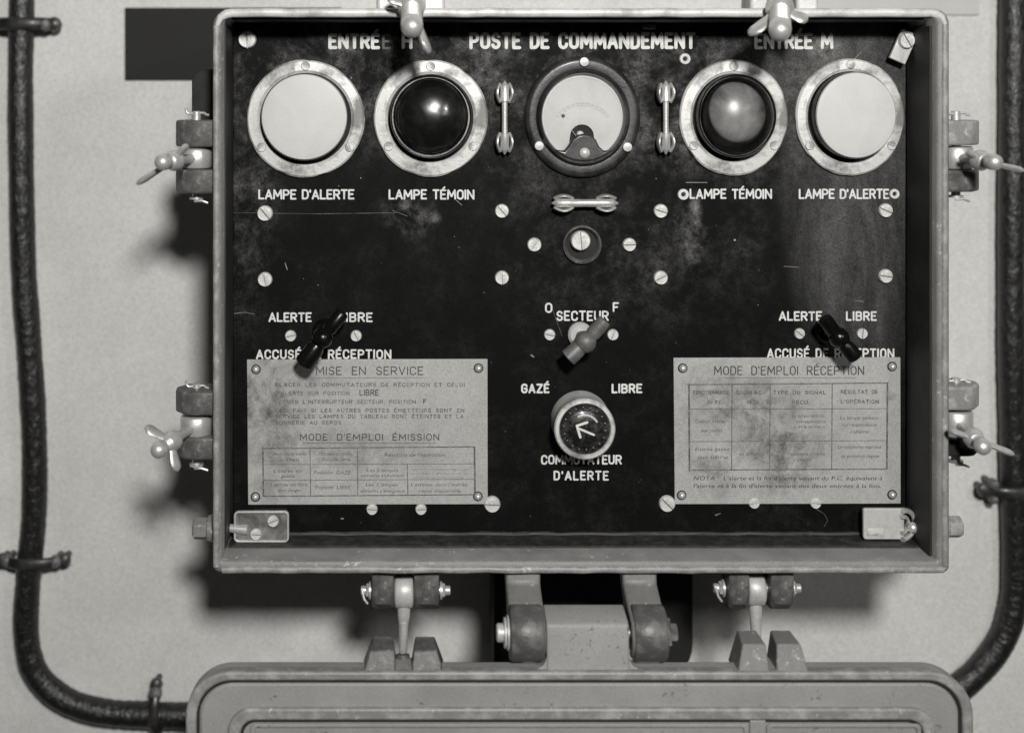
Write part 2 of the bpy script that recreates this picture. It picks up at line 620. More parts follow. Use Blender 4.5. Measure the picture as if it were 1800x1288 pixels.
def gw(c, k=1.0):
    if c in "I'.:":
        return 0.02
    if c == ' ':
        return 0.30
    return {'M': .86, 'O': .62, 'N': .66, 'A': .68, 'T': .60, 'E': .52, 'É': .52, 'L': .50, 'F': .50,
            'S': .56, 'V': .66, '-': .3}.get(c, .60) * k


def ribbon(mb, pts, w, z, step):
    """flat stroke with round ends and joints, pieces stacked by a hair so that none is coplanar"""
    n = 10
    for i, p in enumerate(pts):
        zz = z + step[0]
        step[0] = (step[0] + 0.013) % 0.5
        mb.add([(p[0] + w / 2 * cos(2 * pi * k / n), p[1] + w / 2 * sin(2 * pi * k / n), zz) for k in range(n)], [tuple(range(n))])
        if i + 1 < len(pts):
            q = pts[i + 1]
            dx, dy = q[0] - p[0], q[1] - p[1]
            L = math.hypot(dx, dy) or 1
            ox, oy = -dy / L * w / 2, dx / L * w / 2
            zz = z + step[0]
            step[0] = (step[0] + 0.013) % 0.5
            mb.add([(p[0] + ox, p[1] + oy, zz), (q[0] + ox, q[1] + oy, zz), (q[0] - ox, q[1] - oy, zz), (p[0] - ox, p[1] - oy, zz)], [(0, 1, 2, 3)])


def strokes(mb, text, ix0, ix1, iy0, iy1, weight, z, gap=0.26, k=1.0, wob=0.0, space=0.30, shear=0.0):
    """text whose ink fills image x ix0..ix1, caps iy0..iy1 at depth z"""
    x0, y0, _ = U(ix0, iy0, z)
    x1, y1, _ = U(ix1, iy1, z)
    h = (y1 - y0) - weight
    adv = 0
    pos = []
    for c in text:
        pos.append(adv)
        adv += (space if c == ' ' else gw(c, k)) + gap
    total = adv - gap
    sx = ((x1 - x0) - weight) / total
    step = [0.0]
    for c, a in zip(text, pos):
        if c == ' ':
            continue
        jy = random.uniform(-wob, wob)
        for st in glyph(c, gw(c, k)):
            pts = [(x0 + weight / 2 + (a + p[0]) * sx + shear * p[1] * h, y1 - weight / 2 - p[1] * h + jy) for p in st]
            ribbon(mb, pts, weight, z, step)
    return mb


def lower(mb, text, ix0, ix1, ibase, xh, z, shear=0.15):
    """small upper and lower case text with the built-in font, fitted to ix0..ix1"""
    cu = bpy.data.curves.new('t', 'FONT')
    cu.body = text
    cu.size = 1
    cu.shear = shear
    cu.resolution_u = 2
    ob = bpy.data.objects.new('t', cu)
    col.objects.link(ob)
    dg = bpy.context.evaluated_depsgraph_get()
    me = bpy.data.meshes.new_from_object(ob.evaluated_get(dg))
    xs = [v.co.x for v in me.vertices]
    a, b = min(xs), max(xs)
    x0, y0, _ = U(ix0, ibase, z)
    x1, _, _ = U(ix1, ibase, z)
    sx = (x1 - x0) / (b - a)
    mb.add([(x0 + (v.co.x - a) * sx, y0 - v.co.y * xh / 0.52, z) for v in me.vertices], [tuple(p.vertices) for p in me.polygons])
    bpy.data.objects.remove(ob)
    bpy.data.meshes.remove(me)
    bpy.data.curves.remove(cu)
    return mb


def line(mb, ax, ay, bx, by, w, z):
    p, q = U(ax, ay, z), U(bx, by, z)
    dx, dy = q[0] - p[0], q[1] - p[1]
    L = math.hypot(dx, dy)
    ox, oy = -dy / L * w / 2, dx / L * w / 2
    mb.add([(p[0] + ox, p[1] + oy, z), (q[0] + ox, q[1] + oy, z), (q[0] - ox, q[1] - oy, z), (p[0] - ox, p[1] - oy, z)], [(0, 1, 2, 3)])


# ================================================================ SETTING
ZW = -430
wl = MB()
wl.box(-2200, 4200, -2200, 4200, ZW - 40, ZW)
build('wall', wl, 'wall', None, kind='structure')

# shadow built as a dark slab, and a pale plate, behind the box
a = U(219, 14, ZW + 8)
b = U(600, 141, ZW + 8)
o = build('dark_shadow_slab', MB().box(a[0], b[0], a[1], b[1], ZW + 1, ZW + 8), 'shadow_slab', None, bevel=1.5,
          label='shadow built as a dark rectangular slab on the wall behind the upper left corner of the box', category='wall plate')
a = U(1400, -60, ZW + 6)
b = U(1722, 27, ZW + 6)
o = build('pale_wall_plate', MB().box(a[0], b[0], a[1], b[1], ZW + 1, ZW + 6), 'pale_plate', None, bevel=1.5,
          label='pale plate on the wall above the upper right corner of the box', category='wall plate')

# ================================================================ THE BOX
box = empty('control_box', 1006, 961, -120,
            label='open grey metal alarm control box with black panel, lamps, meter and two plates',
            category='control box')
ZR = 115
OX0, OX1, OY0, OY1 = 392, 1620, 23, 962          # outside of rim
IX0, IX1, IY0, IY1 = 407, 1598, 37, 942          # inside


def housing():
    mb = MB()
    n = 10
    out = rrect(OX0, OX1, OY0, OY1, (30, 26, 10, 12), n)
    inn = rrect(IX0, IX1, IY0, IY1, (16, 14, 3, 3), n)
    mid = rrect(OX0 + 8, OX1 - 8, OY0 + 5, OY1 - 7, (26, 22, 8, 10), n)
    N = len(out)

    def jit(p, i, a):
        return p
    loops = [(rrect(OX0 + 10, OX1 - 10, OY0 + 8, OY1 - 8, (26, 22, 10, 10), n), ZW + 1),
             (rrect(OX0 + 10, OX1 - 10, OY0 + 8, OY1 - 8, (26, 22, 10, 10), n), ZR - 26),
             (out, ZR - 22), (out, ZR - 4), (rrect(OX0 + 4, OX1 - 4, OY0 + 3, OY1 - 3, (27, 24, 9, 10), n), ZR),
             (rrect(IX0 - 4, IX1 + 4, IY0 - 3, IY1 + 4, (18, 16, 5, 5), n), ZR), (inn, ZR - 4), (inn, -30)]
    vs = []
    for lp, z in loops:
        vs += [(x, y, z) for x, y in lp]
    fs = []
    for k in range(len(loops) - 1):
        for i in range(N):
            j = (i + 1) % N
            fs.append((k * N + i, k * N + j, (k + 1) * N + j, (k + 1) * N + i))
    fs.append(tuple(range(N)))
    fs.append(tuple(range((len(loops) - 1) * N, len(loops) * N)))
    mb.add(vs, fs)
    return mb


build('housing', housing(), 'grey_paint', box, angle=50)

# weld bead / hammered lip running on the rim: slightly uneven, in four lengths
def bead(p0, p1, r, wav):
    m = 60
    pts = []
    for i in range(m + 1):
        t = i / m
        pts.append((p0[0] + (p1[0] - p0[0]) * t + wav * sin(i * 1.7) * random.random(),
                    p0[1] + (p1[1] - p0[1]) * t + wav * sin(i * 1.3 + 1) * random.random(), p0[2] + random.uniform(-.6, .6)))
    return pts


mb = MB()
mb.sweep(bead((OX0 + 16, OY1 - 5, ZR - 1), (OX1 - 10, OY1 - 5, ZR - 1), 6, 1.0), 6.0, 5.0, n=10, jit=0.05)
tb = MB().sweep([(OX0 + 7, OY0 + 40, ZR - 1), (OX0 + 8, OY0 + 26, ZR - 1), (OX0 + 13, OY0 + 15, ZR - 1), (OX0 + 23, OY0 + 9, ZR - 1)]
                + bead((OX0 + 34, OY0 + 7, ZR - 1), (OX1 - 32, OY0 + 7, ZR - 1), 5, .8)
                + [(OX1 - 22, OY0 + 9, ZR - 1), (OX1 - 13, OY0 + 14, ZR - 1), (OX1 - 8, OY0 + 24, ZR - 1), (OX1 - 8, OY0 + 38, ZR - 1)], [2, 4, 6] + [7.5] * 63 + [6, 4, 2], [2, 3, 4.5] + [5.0] * 63 + [4.5, 3, 2], n=12, jit=0.04)
build('rim_bead', tb, 'top_rim', box, angle=70, label='bead along the top rim, its glare painted pale')
mb.sweep(bead((OX0 + 6, OY0 + 28, ZR - 1), (OX0 + 6, OY1 - 10, ZR - 1), 6, .6), 5.4, 4.5, up=(0, 0, 1), n=10, jit=0.05)
mb.sweep(bead((OX1 - 8, OY0 + 26, ZR - 1), (OX1 - 8, OY1 - 12, ZR - 1), 7, .6), 5.6, 4.5, up=(0, 0, 1), n=10, jit=0.05)
build('rim_bead', mb, 'edge_paint', box, angle=70)

# wall shade put in as dark strips along three walls, rubber strip at the foot
mb = MB()
mb.box(IX1 - 5, IX1 - 0.6, IY0 + 14, IY1 - 2, 0.5, ZR - 16)
mb.box(IX0 + 14, IX1 - 14, IY0 + 0.6, IY0 + 4, 0.5, ZR - 16)
mb.box(IX0 + .6, IX0 + 3, IY0 + 14, IY1 - 10, 0.5, ZR - 30)
build('inner_shade_strips', mb, 'dull_black', box, bevel=1)
mb = MB()
mb.box(IX0 + 2, IX1 - 6, IY1 - 4, IY1 - 0.6, 1, 58)
mb.sweep(bead((IX0 + 4, IY1 - 5, 4), (IX1 - 8, IY1 - 5, 4), 3, 1.0), 4.5, 4.0, n=8, jit=0.15)
build('gasket_strip', mb, 'gasket', box)
# small cross bar seen at the top edge
mb = MB().box(*[U(1128, 0, 0)[0], U(1150, 0, 0)[0]], 44, 52, 0, 18)
build('stop_lug', mb, 'dark_cast', box, bevel=1.5)

# ---- panel
PX0, PX1, PY0, PY1 = 410, 1592, 39, 938
pc = ((PX0 + PX1) / 2, (PY0 + PY1) / 2)
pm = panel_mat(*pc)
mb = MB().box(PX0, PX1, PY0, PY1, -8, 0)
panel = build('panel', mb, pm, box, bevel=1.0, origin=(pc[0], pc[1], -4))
# backing behind the panel edge
build('backing_plate', MB().box(IX0 + .5, IX1 - .5, IY0 + .5, IY1 - .5, -22, -12), 'dull_black', box)

LZ = 0.7
TEXTS = [("ENTRÉ", 577, 668, 59, 87, 5.8, .30), ("H", 706, 725, 58, 87, 5.8, .3),
         ("POSTE DE COMMANDEMENT", 825, 1223, 57, 87, 5.8, .30), ("ENTRÉE M", 1326, 1465, 58, 87, 5.4, .26),
         ("LAMPE D'ALERTE", 454, 623, 333, 351, 3.2, .26), ("LAMPE TÉMOIN", 683, 834, 333, 351, 3.2, .28),
         ("LAMPE TÉMOIN", 1212, 1357, 332, 350, 3.2, .28), ("LAMPE D'ALERTE", 1404, 1563, 332, 350, 3.2, .26),
         ("ALERTE", 472, 548, 549, 566, 3.1, .3), ("LIBRE", 595, 655, 549, 566, 3.1, .34),
         ("ACCUSÉ DE RÉCEPTION", 450, 688, 614, 631, 3.1, .34),
         ("SECTEUR", 978, 1070, 546, 564, 3.1, .32), ("O", 958, 971, 532, 550, 3.1, .3), ("F", 1077, 1088, 531, 548, 3.1, .3),
         ("GAZÉ", 916, 966, 674, 691, 3.4, .36), ("LIBRE", 1075, 1129, 674, 691, 3.4, .34),
         ("COMMUTATEUR", 951, 1093, 799, 816, 3.1, .30), ("D'ALERTE", 973, 1070, 827, 844, 3.1, .40),
         ("ALERTE", 1369, 1445, 547, 564, 3.1, .3), ("LIBRE", 1487, 1541, 547, 564, 3.1, .34),
         ("ACCUSÉ DE RÉCEPTION", 1348, 1572, 612, 630, 3.1, .34)]
for (tx, x0, x1, y0, y1, w, gp) in TEXTS:
    big = (y1 - y0) > 22
    build('lettering', strokes(MB(), tx, x0, x1, y0, y1, w, LZ, gap=gp, k=0.86 if big else 1.0, wob=0.25), 'paint_white', panel, flat=True)
build('lettering', strokes(MB(), "E", 672, 687, 60, 87, 4.0, LZ, k=.9), 'paint_dim', panel, flat=True, label='last E of the word, worn and faint')

# fine scratches and paint flakes on the panel
sc_ = MB()
for pts, w in (([(405, 374), (560, 376), (700, 374)], .4), ([(501, 462), (505, 474)], 1.4), ([(1206, 321), (1243, 321)], 1.0), ([(802, 352), (812, 361)], .9),
               ([(412, 551), (430, 549), (447, 552)], 1.0), ([(934, 624), (938, 627)], 3.0), ([(1258, 905), (1266, 902)], 2.2), ([(600, 911), (603, 911)], 3.0),
               ([(1433, 893), (1449, 903), (1455, 914), (1449, 925)], .9), ([(1500, 528), (1518, 530)], .8), ([(690, 370), (716, 380)], .6),
               ([(1468, 60), (1440, 82)], .8), ([(1513, 92), (1490, 118)], 1.1), ([(1378, 468), (1404, 470)], .7), ([(970, 540), (988, 590)], .4)):
    ribbon(sc_, [U(x, y, .3)[:2] for x, y in pts], w, .3, [0])
for k in range(90):
    x, y = random.uniform(420, 1585), random.uniform(60, 930)
    r_ = random.choice((.5, .6, .7, .9, 1.3))
    sc_.add([(x + r_ * cos(t), y + r_ * random.uniform(.6, 1) * sin(t), .35 + .002 * k) for t in (0, 1.2, 2.4, 3.6, 5)], [(0, 1, 2, 3, 4)])
build('scratches', sc_, 'dull_clip', panel, flat=True, kind='stuff')

# ---- screws
def screw_mesh(r, h=5.0, slot=0.15):
    mb = MB()
    n = 14
    sw = r * slot / 2
    for sgn in (-1, 1):
        poly = []
        a0 = math.asin(sw / r)
        for i in range(n + 1):
            t = a0 + (pi - 2 * a0) * i / n
            poly.append((r * cos(t), sgn * r * sin(t)))
        q = [(x * .86, sgn * (sw + (abs(y) - sw) * .86)) for x, y in poly]
        m = len(poly)
        vs = [(x, y, 0.2) for x, y in poly] + [(x, y, h * .55) for x, y in poly] + [(x, y, h) for x, y in q]
        fs = []
        for k in range(2):
            for i in range(m):
                j = (i + 1) % m
                fs.append((k * m + i, k * m + j, (k + 1) * m + j, (k + 1) * m + i))
        fs += [tuple(range(m)), tuple(range(2 * m, 3 * m))]
        mb.add(vs, fs)
    mb.lathe([(r * .97, 0), (r * .97, h * .12)], (0, 0, 0.1), n=24)
    return mb


SCREWS = [(466, 375, 14, 50), (882, 371, 12.5, 50), (1161, 371, 12.5, 20), (1556, 370, 12.5, 25), (466, 491, 13, 80),
          (882, 488, 12.5, 88), (1161, 488, 12.5, -25), (1556, 485, 12.5, 10), (939, 430, 12.5, -50), (1106, 430, 12, 0),
          (511, 590, 10, -10), (626, 590, 10, 65), (966, 588, 10, 15), (1077, 588, 10, -60), (1405, 586, 9.5, 40),
          (1515, 586, 9.5, -80), (865, 885, 14.5, 3), (1172, 884, 14.5, 45), (654, 894, 10, 8), (740, 894, 10, 0),
          (1325, 883, 10, -8), (1433, 883, 10, 10), (435, 70, 16, 85), ]
protos = {}


def screw_at(ix, iy, z, r, ang, parent, name='screw', mat='screw', h=5.0):
    key = (mat, h)
    x, y, _ = U(ix, iy, z)
    if key not in protos:
        sm = screw_mesh(10.0, h)
        sm.v = [(vx + x, vy + y, vz + z) for vx, vy, vz in sm.v]
        o = build(name, sm, mat, parent, origin=(x, y, z), angle=40)
        protos[key] = o
        o.rotation_euler = (0, radians(ang), 0)
        o.scale = (r / 10,) * 3
        return o
    return dup(protos[key], x, y, z, parent, radians(ang), r / 10)


for (x, y, r, an) in SCREWS:
    screw_at(x, y, 0, r, an, panel)

# grommets: pale ring with a dark hole
for (x, y, r) in ((1204, 104, 10), (1201, 342, 10), (1572, 341, 9)):
    cx, cy, _ = U(x, y, 0)
    gr = build('grommet', MB().ringlathe([(r, 0.3), (r - 1, 3), (r * .5, 3), (r * .36, .3)], (cx, cy, 0), n=24), 'paint_white', panel)
    build('hole', MB().lathe([(r * .35, 0), (r * .35, .6)], (cx, cy, 0.1), n=16), 'opaque_dark', gr)

# ---- lamps
def bezel_wob(t, s):
    return 0.5 * sin(3 * t + s) + 0.35 * sin(7 * t + 2 * s) - 0.9 * max(0, cos(9 * t + s)) ** 6


def lamp(ix, iy, r, rx, kind, label, seed):
    ZB = 10
    cx, cy, _ = U(ix, iy, ZB)
    L = empty('lamp', cx, cy, 0, box, label=label)
    R = r * (D - ZB) / D
    ri = 79 if kind == 'opal' else 76
    prof = [(R, 0.2), (R, ZB - 3), (R - 3, ZB), (ri + 6, ZB + 1), (ri + 1, ZB - 2), (ri, 0.2)]
    build('bezel', MB().ringlathe(prof, (cx, cy, 0), n=96, sx=rx, wob=lambda t: bezel_wob(t, seed)), 'bezel', L, angle=30)
    build('lens_shadow_ring', MB().ringlathe([(ri + 1, 0.1), (ri + 1, 1.2), (60, 1.2), (60, 0.1)], (cx, cy, 0), n=64, sx=rx), 'opaque_dark', L)  # black ring painted in for the shadow gap round the lens
    cy -= 3.5
    ri -= 3.5
    build('collar', MB().ringlathe([(ri, 0.2), (ri, 33), (ri - 1.0, 35), (ri - 3, 34), (ri - 6, 0.2)], (cx, cy, 0), n=64, sx=rx),
          'black_gloss', L)
    RL = ri - 1.2
    if kind == 'opal':
        pr = [(RL, 0.5), (RL, 36), (RL - 1.5, 38.5)] + [(RL * q, 38.5 + 5 * (1 - q * q)) for q in (.96, .85, .7, .5, .3, .1)]
        build('lens', MB().lathe(pr, (cx, cy, 0), n=64, sx=rx), 'opal', L, angle=40)
    elif kind == 'dark':
        RL = ri - 5
        pr = [(RL, 0.5), (RL, 26)] + [(RL * cos(q), 26 + 40 * sin(q)) for q in [radians(a) for a in (8, 18, 30, 42, 54, 66, 78, 86)]]
        build('lens', MB().lathe(pr, (cx, cy, 0), n=64, sx=rx), 'dark_dome', L, angle=60)
        build('lens_ring', MB().ringlathe([(RL + 3, 24), (RL + 2, 29), (RL - 1, 29), (RL - 1, 24)], (cx, cy, 0), n=64, sx=rx), 'dull_clip', L)
    else:
        RL = ri - 5
        pr = [(RL, 24), (RL, 27)] + [(RL * cos(q), 27 + 40 * sin(q)) for q in [radians(a) for a in (8, 18, 30, 42, 54, 66, 78, 86)]]
        sh = MB().lathe(pr, (cx, cy, 0), n=64, sx=rx)
        build('lens', sh, 'smoked', L, angle=60)
        build('lens_ring', MB().ringlathe([(RL + 3, 22), (RL + 2, 27), (RL - 2, 27), (RL - 2, 22)], (cx, cy, 0), n=64, sx=rx), 'dull_clip', L)
        bowl = [(RL - 3, 22), (RL - 8, 14), (RL - 24, 7), (26, 3), (8, 2)]
        build('reflector', MB().ringlathe(bowl + [(8, 1), (26, 1.5), (RL - 24, 5), (RL - 7, 12), (RL - 2, 22)], (cx, cy, 0), n=48, sx=rx), 'bowl', L)
        bb = MB().lathe([(20, 2), (30, 8), (52, 18), (58, 26), (54, 36), (40, 46), (20, 52), (2, 54)], (cx - 6, cy - 2, 0), n=32)
        build('bulb', bb, 'frosted', L, angle=60)
    cy += 3.5
    rr = (R + ri + 3.5) / 2 + 1
    for k, an in enumerate((33, 147, -90)):
        sx_, sy_ = cx + rr * rx * cos(radians(an)), cy + rr * sin(radians(an))
        k_ = D / (D - ZB)
        screw_at(VX + (sx_ - VX) * k_, VY + (sy_ - VY) * k_, ZB - 0.5, 8, 30 + 70 * k + seed * 40, L, mat='bezel', h=4.0)
    return L


lamp(537, 209, 103.5, 1.0, 'opal', 'white alert lamp at the far left, under a scratched metal ring', 1)
lamp(757, 208, 103, 0.975, 'dark', 'black domed indicator lamp left of the meter', 2)
lamp(1290, 207, 102, 0.935, 'smoked', 'smoky grey indicator lamp right of the meter', 3)
lamp(1495, 206, 103, 0.93, 'opal', 'white alert lamp at the far right', 4)

# ---- meter
def meter():
    cx, cy, _ = U(1025, 206, 14)
    L = empty('meter', cx, cy, 0, box, label='round dial meter in black ring with three screws')
    sx = 0.955
    prof = [(107, 0.2), (106, 8), (101, 13), (96, 14), (86, 13), (84, 20), (81, 24), (77, 22), (74, 10), (73, 0.5)]
    build('meter_bezel', MB().ringlathe(prof, (cx, cy, 0), n=80, sx=sx), 'meter_black', L, angle=45)
    # dial with the opening cut at its foot
    dial = []
    n = 60
    for i in range(n + 1):
        t = radians(90 + 26) + radians(308) * i / n
        dial.append((cx + 74 * sx * cos(t), cy + 74 * sin(t)))
    # notch outline, from right shoulder back to the left one
    hx, hy = cx - 1, cy + 34
    notch = [(cx + 22, cy + 56)] + [(hx + 21 * cos(radians(a)), hy + 21 * sin(radians(a))) for a in range(0, -181, -18)] + [(cx - 25, cy + 56)]
    build('dial', MB().prism(dial + notch, 4, 7, 'z'), 'dial', L, angle=40)
    build('movement_well', MB().lathe([(27, 0.5), (27, 3)], (hx, hy, 0.2), n=24), 'opaque_dark', L)
    # faint scale
    sc = MB()
    for rr, w in ((46, .8), (42, .5)):
        pts = [(cx + rr * 1.15 * cos(radians(a)), cy + 22 + rr * sin(radians(a))) for a in range(-150, -29, 6)]
        ribbon(sc, pts, w, 7.3, [0])
    for a in range(-150, -29, 10):
        c_, s_ = cos(radians(a)), sin(radians(a))
        ribbon(sc, [(cx + 48 * c_, cy + 22 + 42 * s_), (cx + 54 * c_, cy + 22 + 48 * s_)], .8, 7.3, [0])
    build('dial_scale', sc, 'dial_ink', L, flat=True)
    build('needle', MB().cyl((cx - 4, cy + 44, 10), (cx - 20, cy + 22, 10), 0.9, 0.4, 8), 'dial_ink', L)
    build('dial_screw', MB().ball((cx - 34, cy - 2, 8), 3.2, 10), 'slot', L)
    # cover with zero-adjust screw
    cov = [(cx - 52, cy + 56), (cx - 34, cy + 59), (cx - 27, cy + 50), (cx - 20, cy + 38), (cx - 10, cy + 31), (cx + 1, cy + 29),
           (cx + 12, cy + 31), (cx + 21, cy + 39), (cx + 27, cy + 51), (cx + 35, cy + 59), (cx + 52, cy + 56),
           (cx + 36, cy + 69), (cx + 18, cy + 76), (cx, cy + 78), (cx - 18, cy + 76), (cx - 36, cy + 69)]
    build('zero_cover', MB().prism(cov, 8, 25, 'z'), 'meter_black', L, bevel=7, seg=4)
    build('zero_screw', MB().lathe([(9, 22), (9, 28), (6, 31), (1, 32)], (cx + 1, cy + 62, 0), n=18), 'pale_clip', L)
    build('pointer_hub', MB().lathe([(7, 4), (6, 10), (3, 12)], (cx - 4, cy + 31, 0), n=14), 'screw', L)
    build('glass', MB().lathe([(73, 21), (73, 22.5), (60, 23.5), (30, 25), (5, 25.5)], (cx, cy, 0), n=48, sx=sx), 'glass', L, angle=60)
    for an, rr in ((-89, 96), (148, 95), (33, 96)):
        x_, y_ = cx + rr * sx * cos(radians(an)), cy + rr * sin(radians(an))
        b_ = MB().lathe([(8, 12), (8.5, 17), (7.5, 19), (3, 19.6)], (x_, y_, 0), n=18)
        build('screw', b_, 'pale_clip', L)
    return L


meter()

# ---- fuse holders
def fuse(ix, iy, half, horizontal, label):
    cx, cy, _ = U(ix, iy, 20)
    L = empty('fuse_holder', cx, cy, 0, box, label=label)

    def T(u, v, z):     # u along the fuse, v across
        return (cx + u, cy + v, z) if horizontal else (cx + v, cy + u, z)

    d = (1, 0, 0) if horizontal else (0, 1, 0)
    fm = MB()
    h = half
    mr = 7.5 if horizontal else 5.2
    prof = [(1, 0), (6, 7), (8, 9), (8, 2 * h * .28), (mr, 2 * h * .29), (mr * .9, 2 * h * .5), (mr, 2 * h * .71), (8, 2 * h * .72), (8, 2 * h - 9), (6, 2 * h - 7), (1, 2 * h)]
    fm.lathe(prof, T(-h, 0, 22), d, 20)
    build('fuse', fm, 'bright', L, angle=45)
    for s_ in (-1, 1):
        c0 = s_ * (h - 21)
        cm = MB()
        for v_ in (-1, 1):
            pts, wa = [], []
            for i in range(9):
                t = -1 + 2 * i / 8
                pts.append(T(c0 + t * 17, v_ * (7.5 + 5.5 * (1 - t * t)), 20))
                wa.append(3.0)
            cm.sweep(pts, wa, [5 + 9 * (1 - abs(-1 + 2 * i / 8) ** 2) for i in range(9)], up=(0, 0, 1), n=10)
        build('spring_clip', cm, 'bright', L, angle=50)
        if horizontal:
            build('clip_base', MB().box(cx + c0 - 14, cx + c0 + 14, cy - 9, cy + 9, 0.3, 9), 'pale_clip', L, bevel=1.5)
        else:
            build('clip_base', MB().box(cx - 9, cx + 9, cy + c0 - 14, cy + c0 + 14, 0.3, 9), 'pale_clip', L, bevel=1.5)


fuse(887, 207, 64, False, 'upright fuse in spring clips between the black lamp and the meter')
fuse(1170, 207, 64, False, 'upright fuse in spring clips between the meter and the smoky lamp')
fuse(1028, 357, 58, True, 'level fuse in spring clips under the meter')

# ---- centre socket with screw
cx, cy, _ = U(1023, 430, 4)
L = empty('socket', cx, cy, 0, box, label='round recessed socket with a large screw below the level fuse')
build('socket_ring', MB().ringlathe([(34, 0.3), (33.5, 9), (31, 11), (27, 4), (27, 0.3)], (cx, cy, 0), n=48), 'dark_cast', L, angle=40)
build('socket_well', MB().lathe([(27, 0.2), (27, 1.2)], (cx, cy, 0.2), n=32), 'opaque_dark', L)
build('stud', MB().lathe([(12, 1), (12, 6), (15, 7), (15, 8)], (cx - 4, cy - 5, 0), n=24), 'dull_clip', L)
screw_at(1020, 423, 8, 17.5, 85, L)

# ---- lever switches
def lever(base, tip0, tip1, z, r0, r1, mat, label, ballr=19, crescent=True):
    bx, by, _ = U(base[0], base[1], z)
    L = empty('lever_switch', bx, by, 0, box, label=label)
    if crescent:
        build('mounting_nut', MB().lathe([(22, 0.3), (22, 10), (18, 14)], (bx, by, 0), n=20), 'pale_clip' if mat != 'black_gloss' else 'black_gloss', L, angle=30)
    build('spindle', MB().cyl((bx, by, 8), (bx, by, z - 6), 8.5), 'dull_clip', L)
    p0, p1 = Vector(U(*tip0, z)), Vector(U(*tip1, z))
    c = Vector((bx, by, z))
    mb = MB()
    d0 = (p0 - c)
    d1 = (p1 - c)
    mb.sweep([c + d0 * .25, c + d0 * .42, c + d0 * .96, c + d0], [r0 * .8, r0, r0 * 1.05, r0 * .9], n=20)
    mb.sweep([c + d1 * .25, c + d1 * .40, c + d1 * .96, c + d1], [r1 * .85, r1, r1 * .95, r1 * .8], n=20)
    mb.ball(c, ballr, 24, (1, 1, .95))
    build('lever', mb, mat, L, angle=40)


lever((1029, 601), (998, 630), (1064, 563), 70, 14.5, 13, 'brown_lever', 'grey lever switch under the word SECTEUR, tilted right')
lever((567, 594), (533, 641), (603, 549), 68, 16, 12, 'black_gloss', 'black lever switch above the left instruction plate', 18)
lever((1475, 593), (1504, 629), (1448, 559), 68, 13.5, 13, 'black_gloss', 'black lever switch above the right instruction plate', 18)

# ---- alert selector knob
cx, cy, _ = U(1028, 754, 62)
L = empty('selector_knob', cx, cy, 0, box, label='round selector knob with a white arrow pointing up and left')
build('knob_body', MB().lathe([(50, 1), (52, 4), (51, 30), (50, 54), (51.5, 57), (51.5, 61), (49, 64), (45, 64), (44, 60), (2, 60)], (cx, cy, 0), n=64), 'top_rim', L, angle=35)
build('knob_rim', MB().ringlathe([(52.2, 57.5), (52.2, 62), (50, 65), (45, 65.5), (43, 62), (43, 60.5)], (cx, cy, 0), n=64), 'bezel', L, angle=35)
build('knob_face', MB().lathe([(44, 60.4), (44, 62), (30, 60.8), (27, 62.5), (25, 63.5), (2, 64)], (cx, cy, 0), n=48), 'knob_face', L, angle=50)
dm = MB()
for k in range(18):
    t = 2 * pi * k / 18 + .1
    dm.lathe([(2.2, 60.8), (2.2, 62.9), (1.2, 63.4)], (cx + 36 * cos(t), cy + 36 * sin(t), 0), n=8)
build('knurl', dm, 'meter_black', L)
ar = MB()
ribbon(ar, [U(1015, 752, 64)[:2], U(1044, 764, 64)[:2]], 3.6, 64.4, [0])
ribbon(ar, [U(1032, 742, 64)[:2], U(1014, 748, 64)[:2], U(1020, 768, 64)[:2]], 4.2, 64.8, [0])
build('arrow', ar, 'paint_white', L, flat=True)
cr = MB()
cr.sweep([(cx + 24 * cos(radians(a)), cy + 24 * sin(radians(a)), 63.4) for a in range(-120, -29, 10)], 2.0, 1.0, n=8)
build('position_mark', cr, 'pale_clip', L)

# ---- instruction plates
def corners(pl, z, mat, label, tilt):
    (ax, ay), (bx, by) = pl
    x0, y0, _ = U(ax, ay, z)
    x1, y1, _ = U(bx, by, z)
    return build('instruction_plate', MB().prism([(x0, y0), (x1, y0 + tilt), (x1 + .5, y1), (x0 + 2, y1 + 1)], 0.4, z, 'z'), mat, box, bevel=.8,
                 origin=((x0 + x1) / 2, (y0 + y1) / 2, z / 2), label=label)


PZ = 4.0
pl1 = corners(((434, 632), (857, 886)), PZ, plate_mat('left_plate_metal', 645, 758, ((460, 700, 110, 130, 1.0), (490, 790, 100, 60, .85), (470, 860, 50, 50, .6), (600, 790, 260, 60, .45), (530, 660, 80, 40, .6))),
              'metal plate headed MISE EN SERVICE, at the left', -1)
pl2 = corners(((1184, 629), (1583, 885)), PZ, plate_mat('right_plate_metal', 1383, 756, ((1330, 720, 150, 80, 1.0), (1370, 780, 130, 70, 1.0), (1390, 830, 90, 60, .9), (1250, 680, 90, 60, .7), (1250, 820, 60, 30, .9), (1200, 740, 40, 120, .35), (1300, 860, 120, 30, .4), (1560, 695, 24, 14, .6))),
              'metal plate headed MODE D\'EMPLOI RÉCEPTION, at the right', -1)
TZ = PZ + 0.35


def txt(tx, x0, x1, y0, y1, w, mat, pl, gap=.5, k=1.1, space=.5):
    build('lettering', strokes(MB(), tx, x0, x1, y0, y1, w, TZ, gap=gap, k=k, space=space), mat, pl, flat=True)


def small(rows, mat, pl):
    mb = MB()
    for (tx, x0, x1, yb, xh) in rows:
        lower(mb, tx, x0, x1, yb, xh, TZ + .1)
    build('lettering', mb, mat, pl, flat=True)


def rules(ls, mat, pl):
    mb = MB()
    for i, (ax, ay, bx, by, w) in enumerate(ls):
        line(mb, ax, ay, bx, by, w, TZ + 0.05 + 0.02 * i)
    build('table_rules', mb, mat, pl, flat=True)


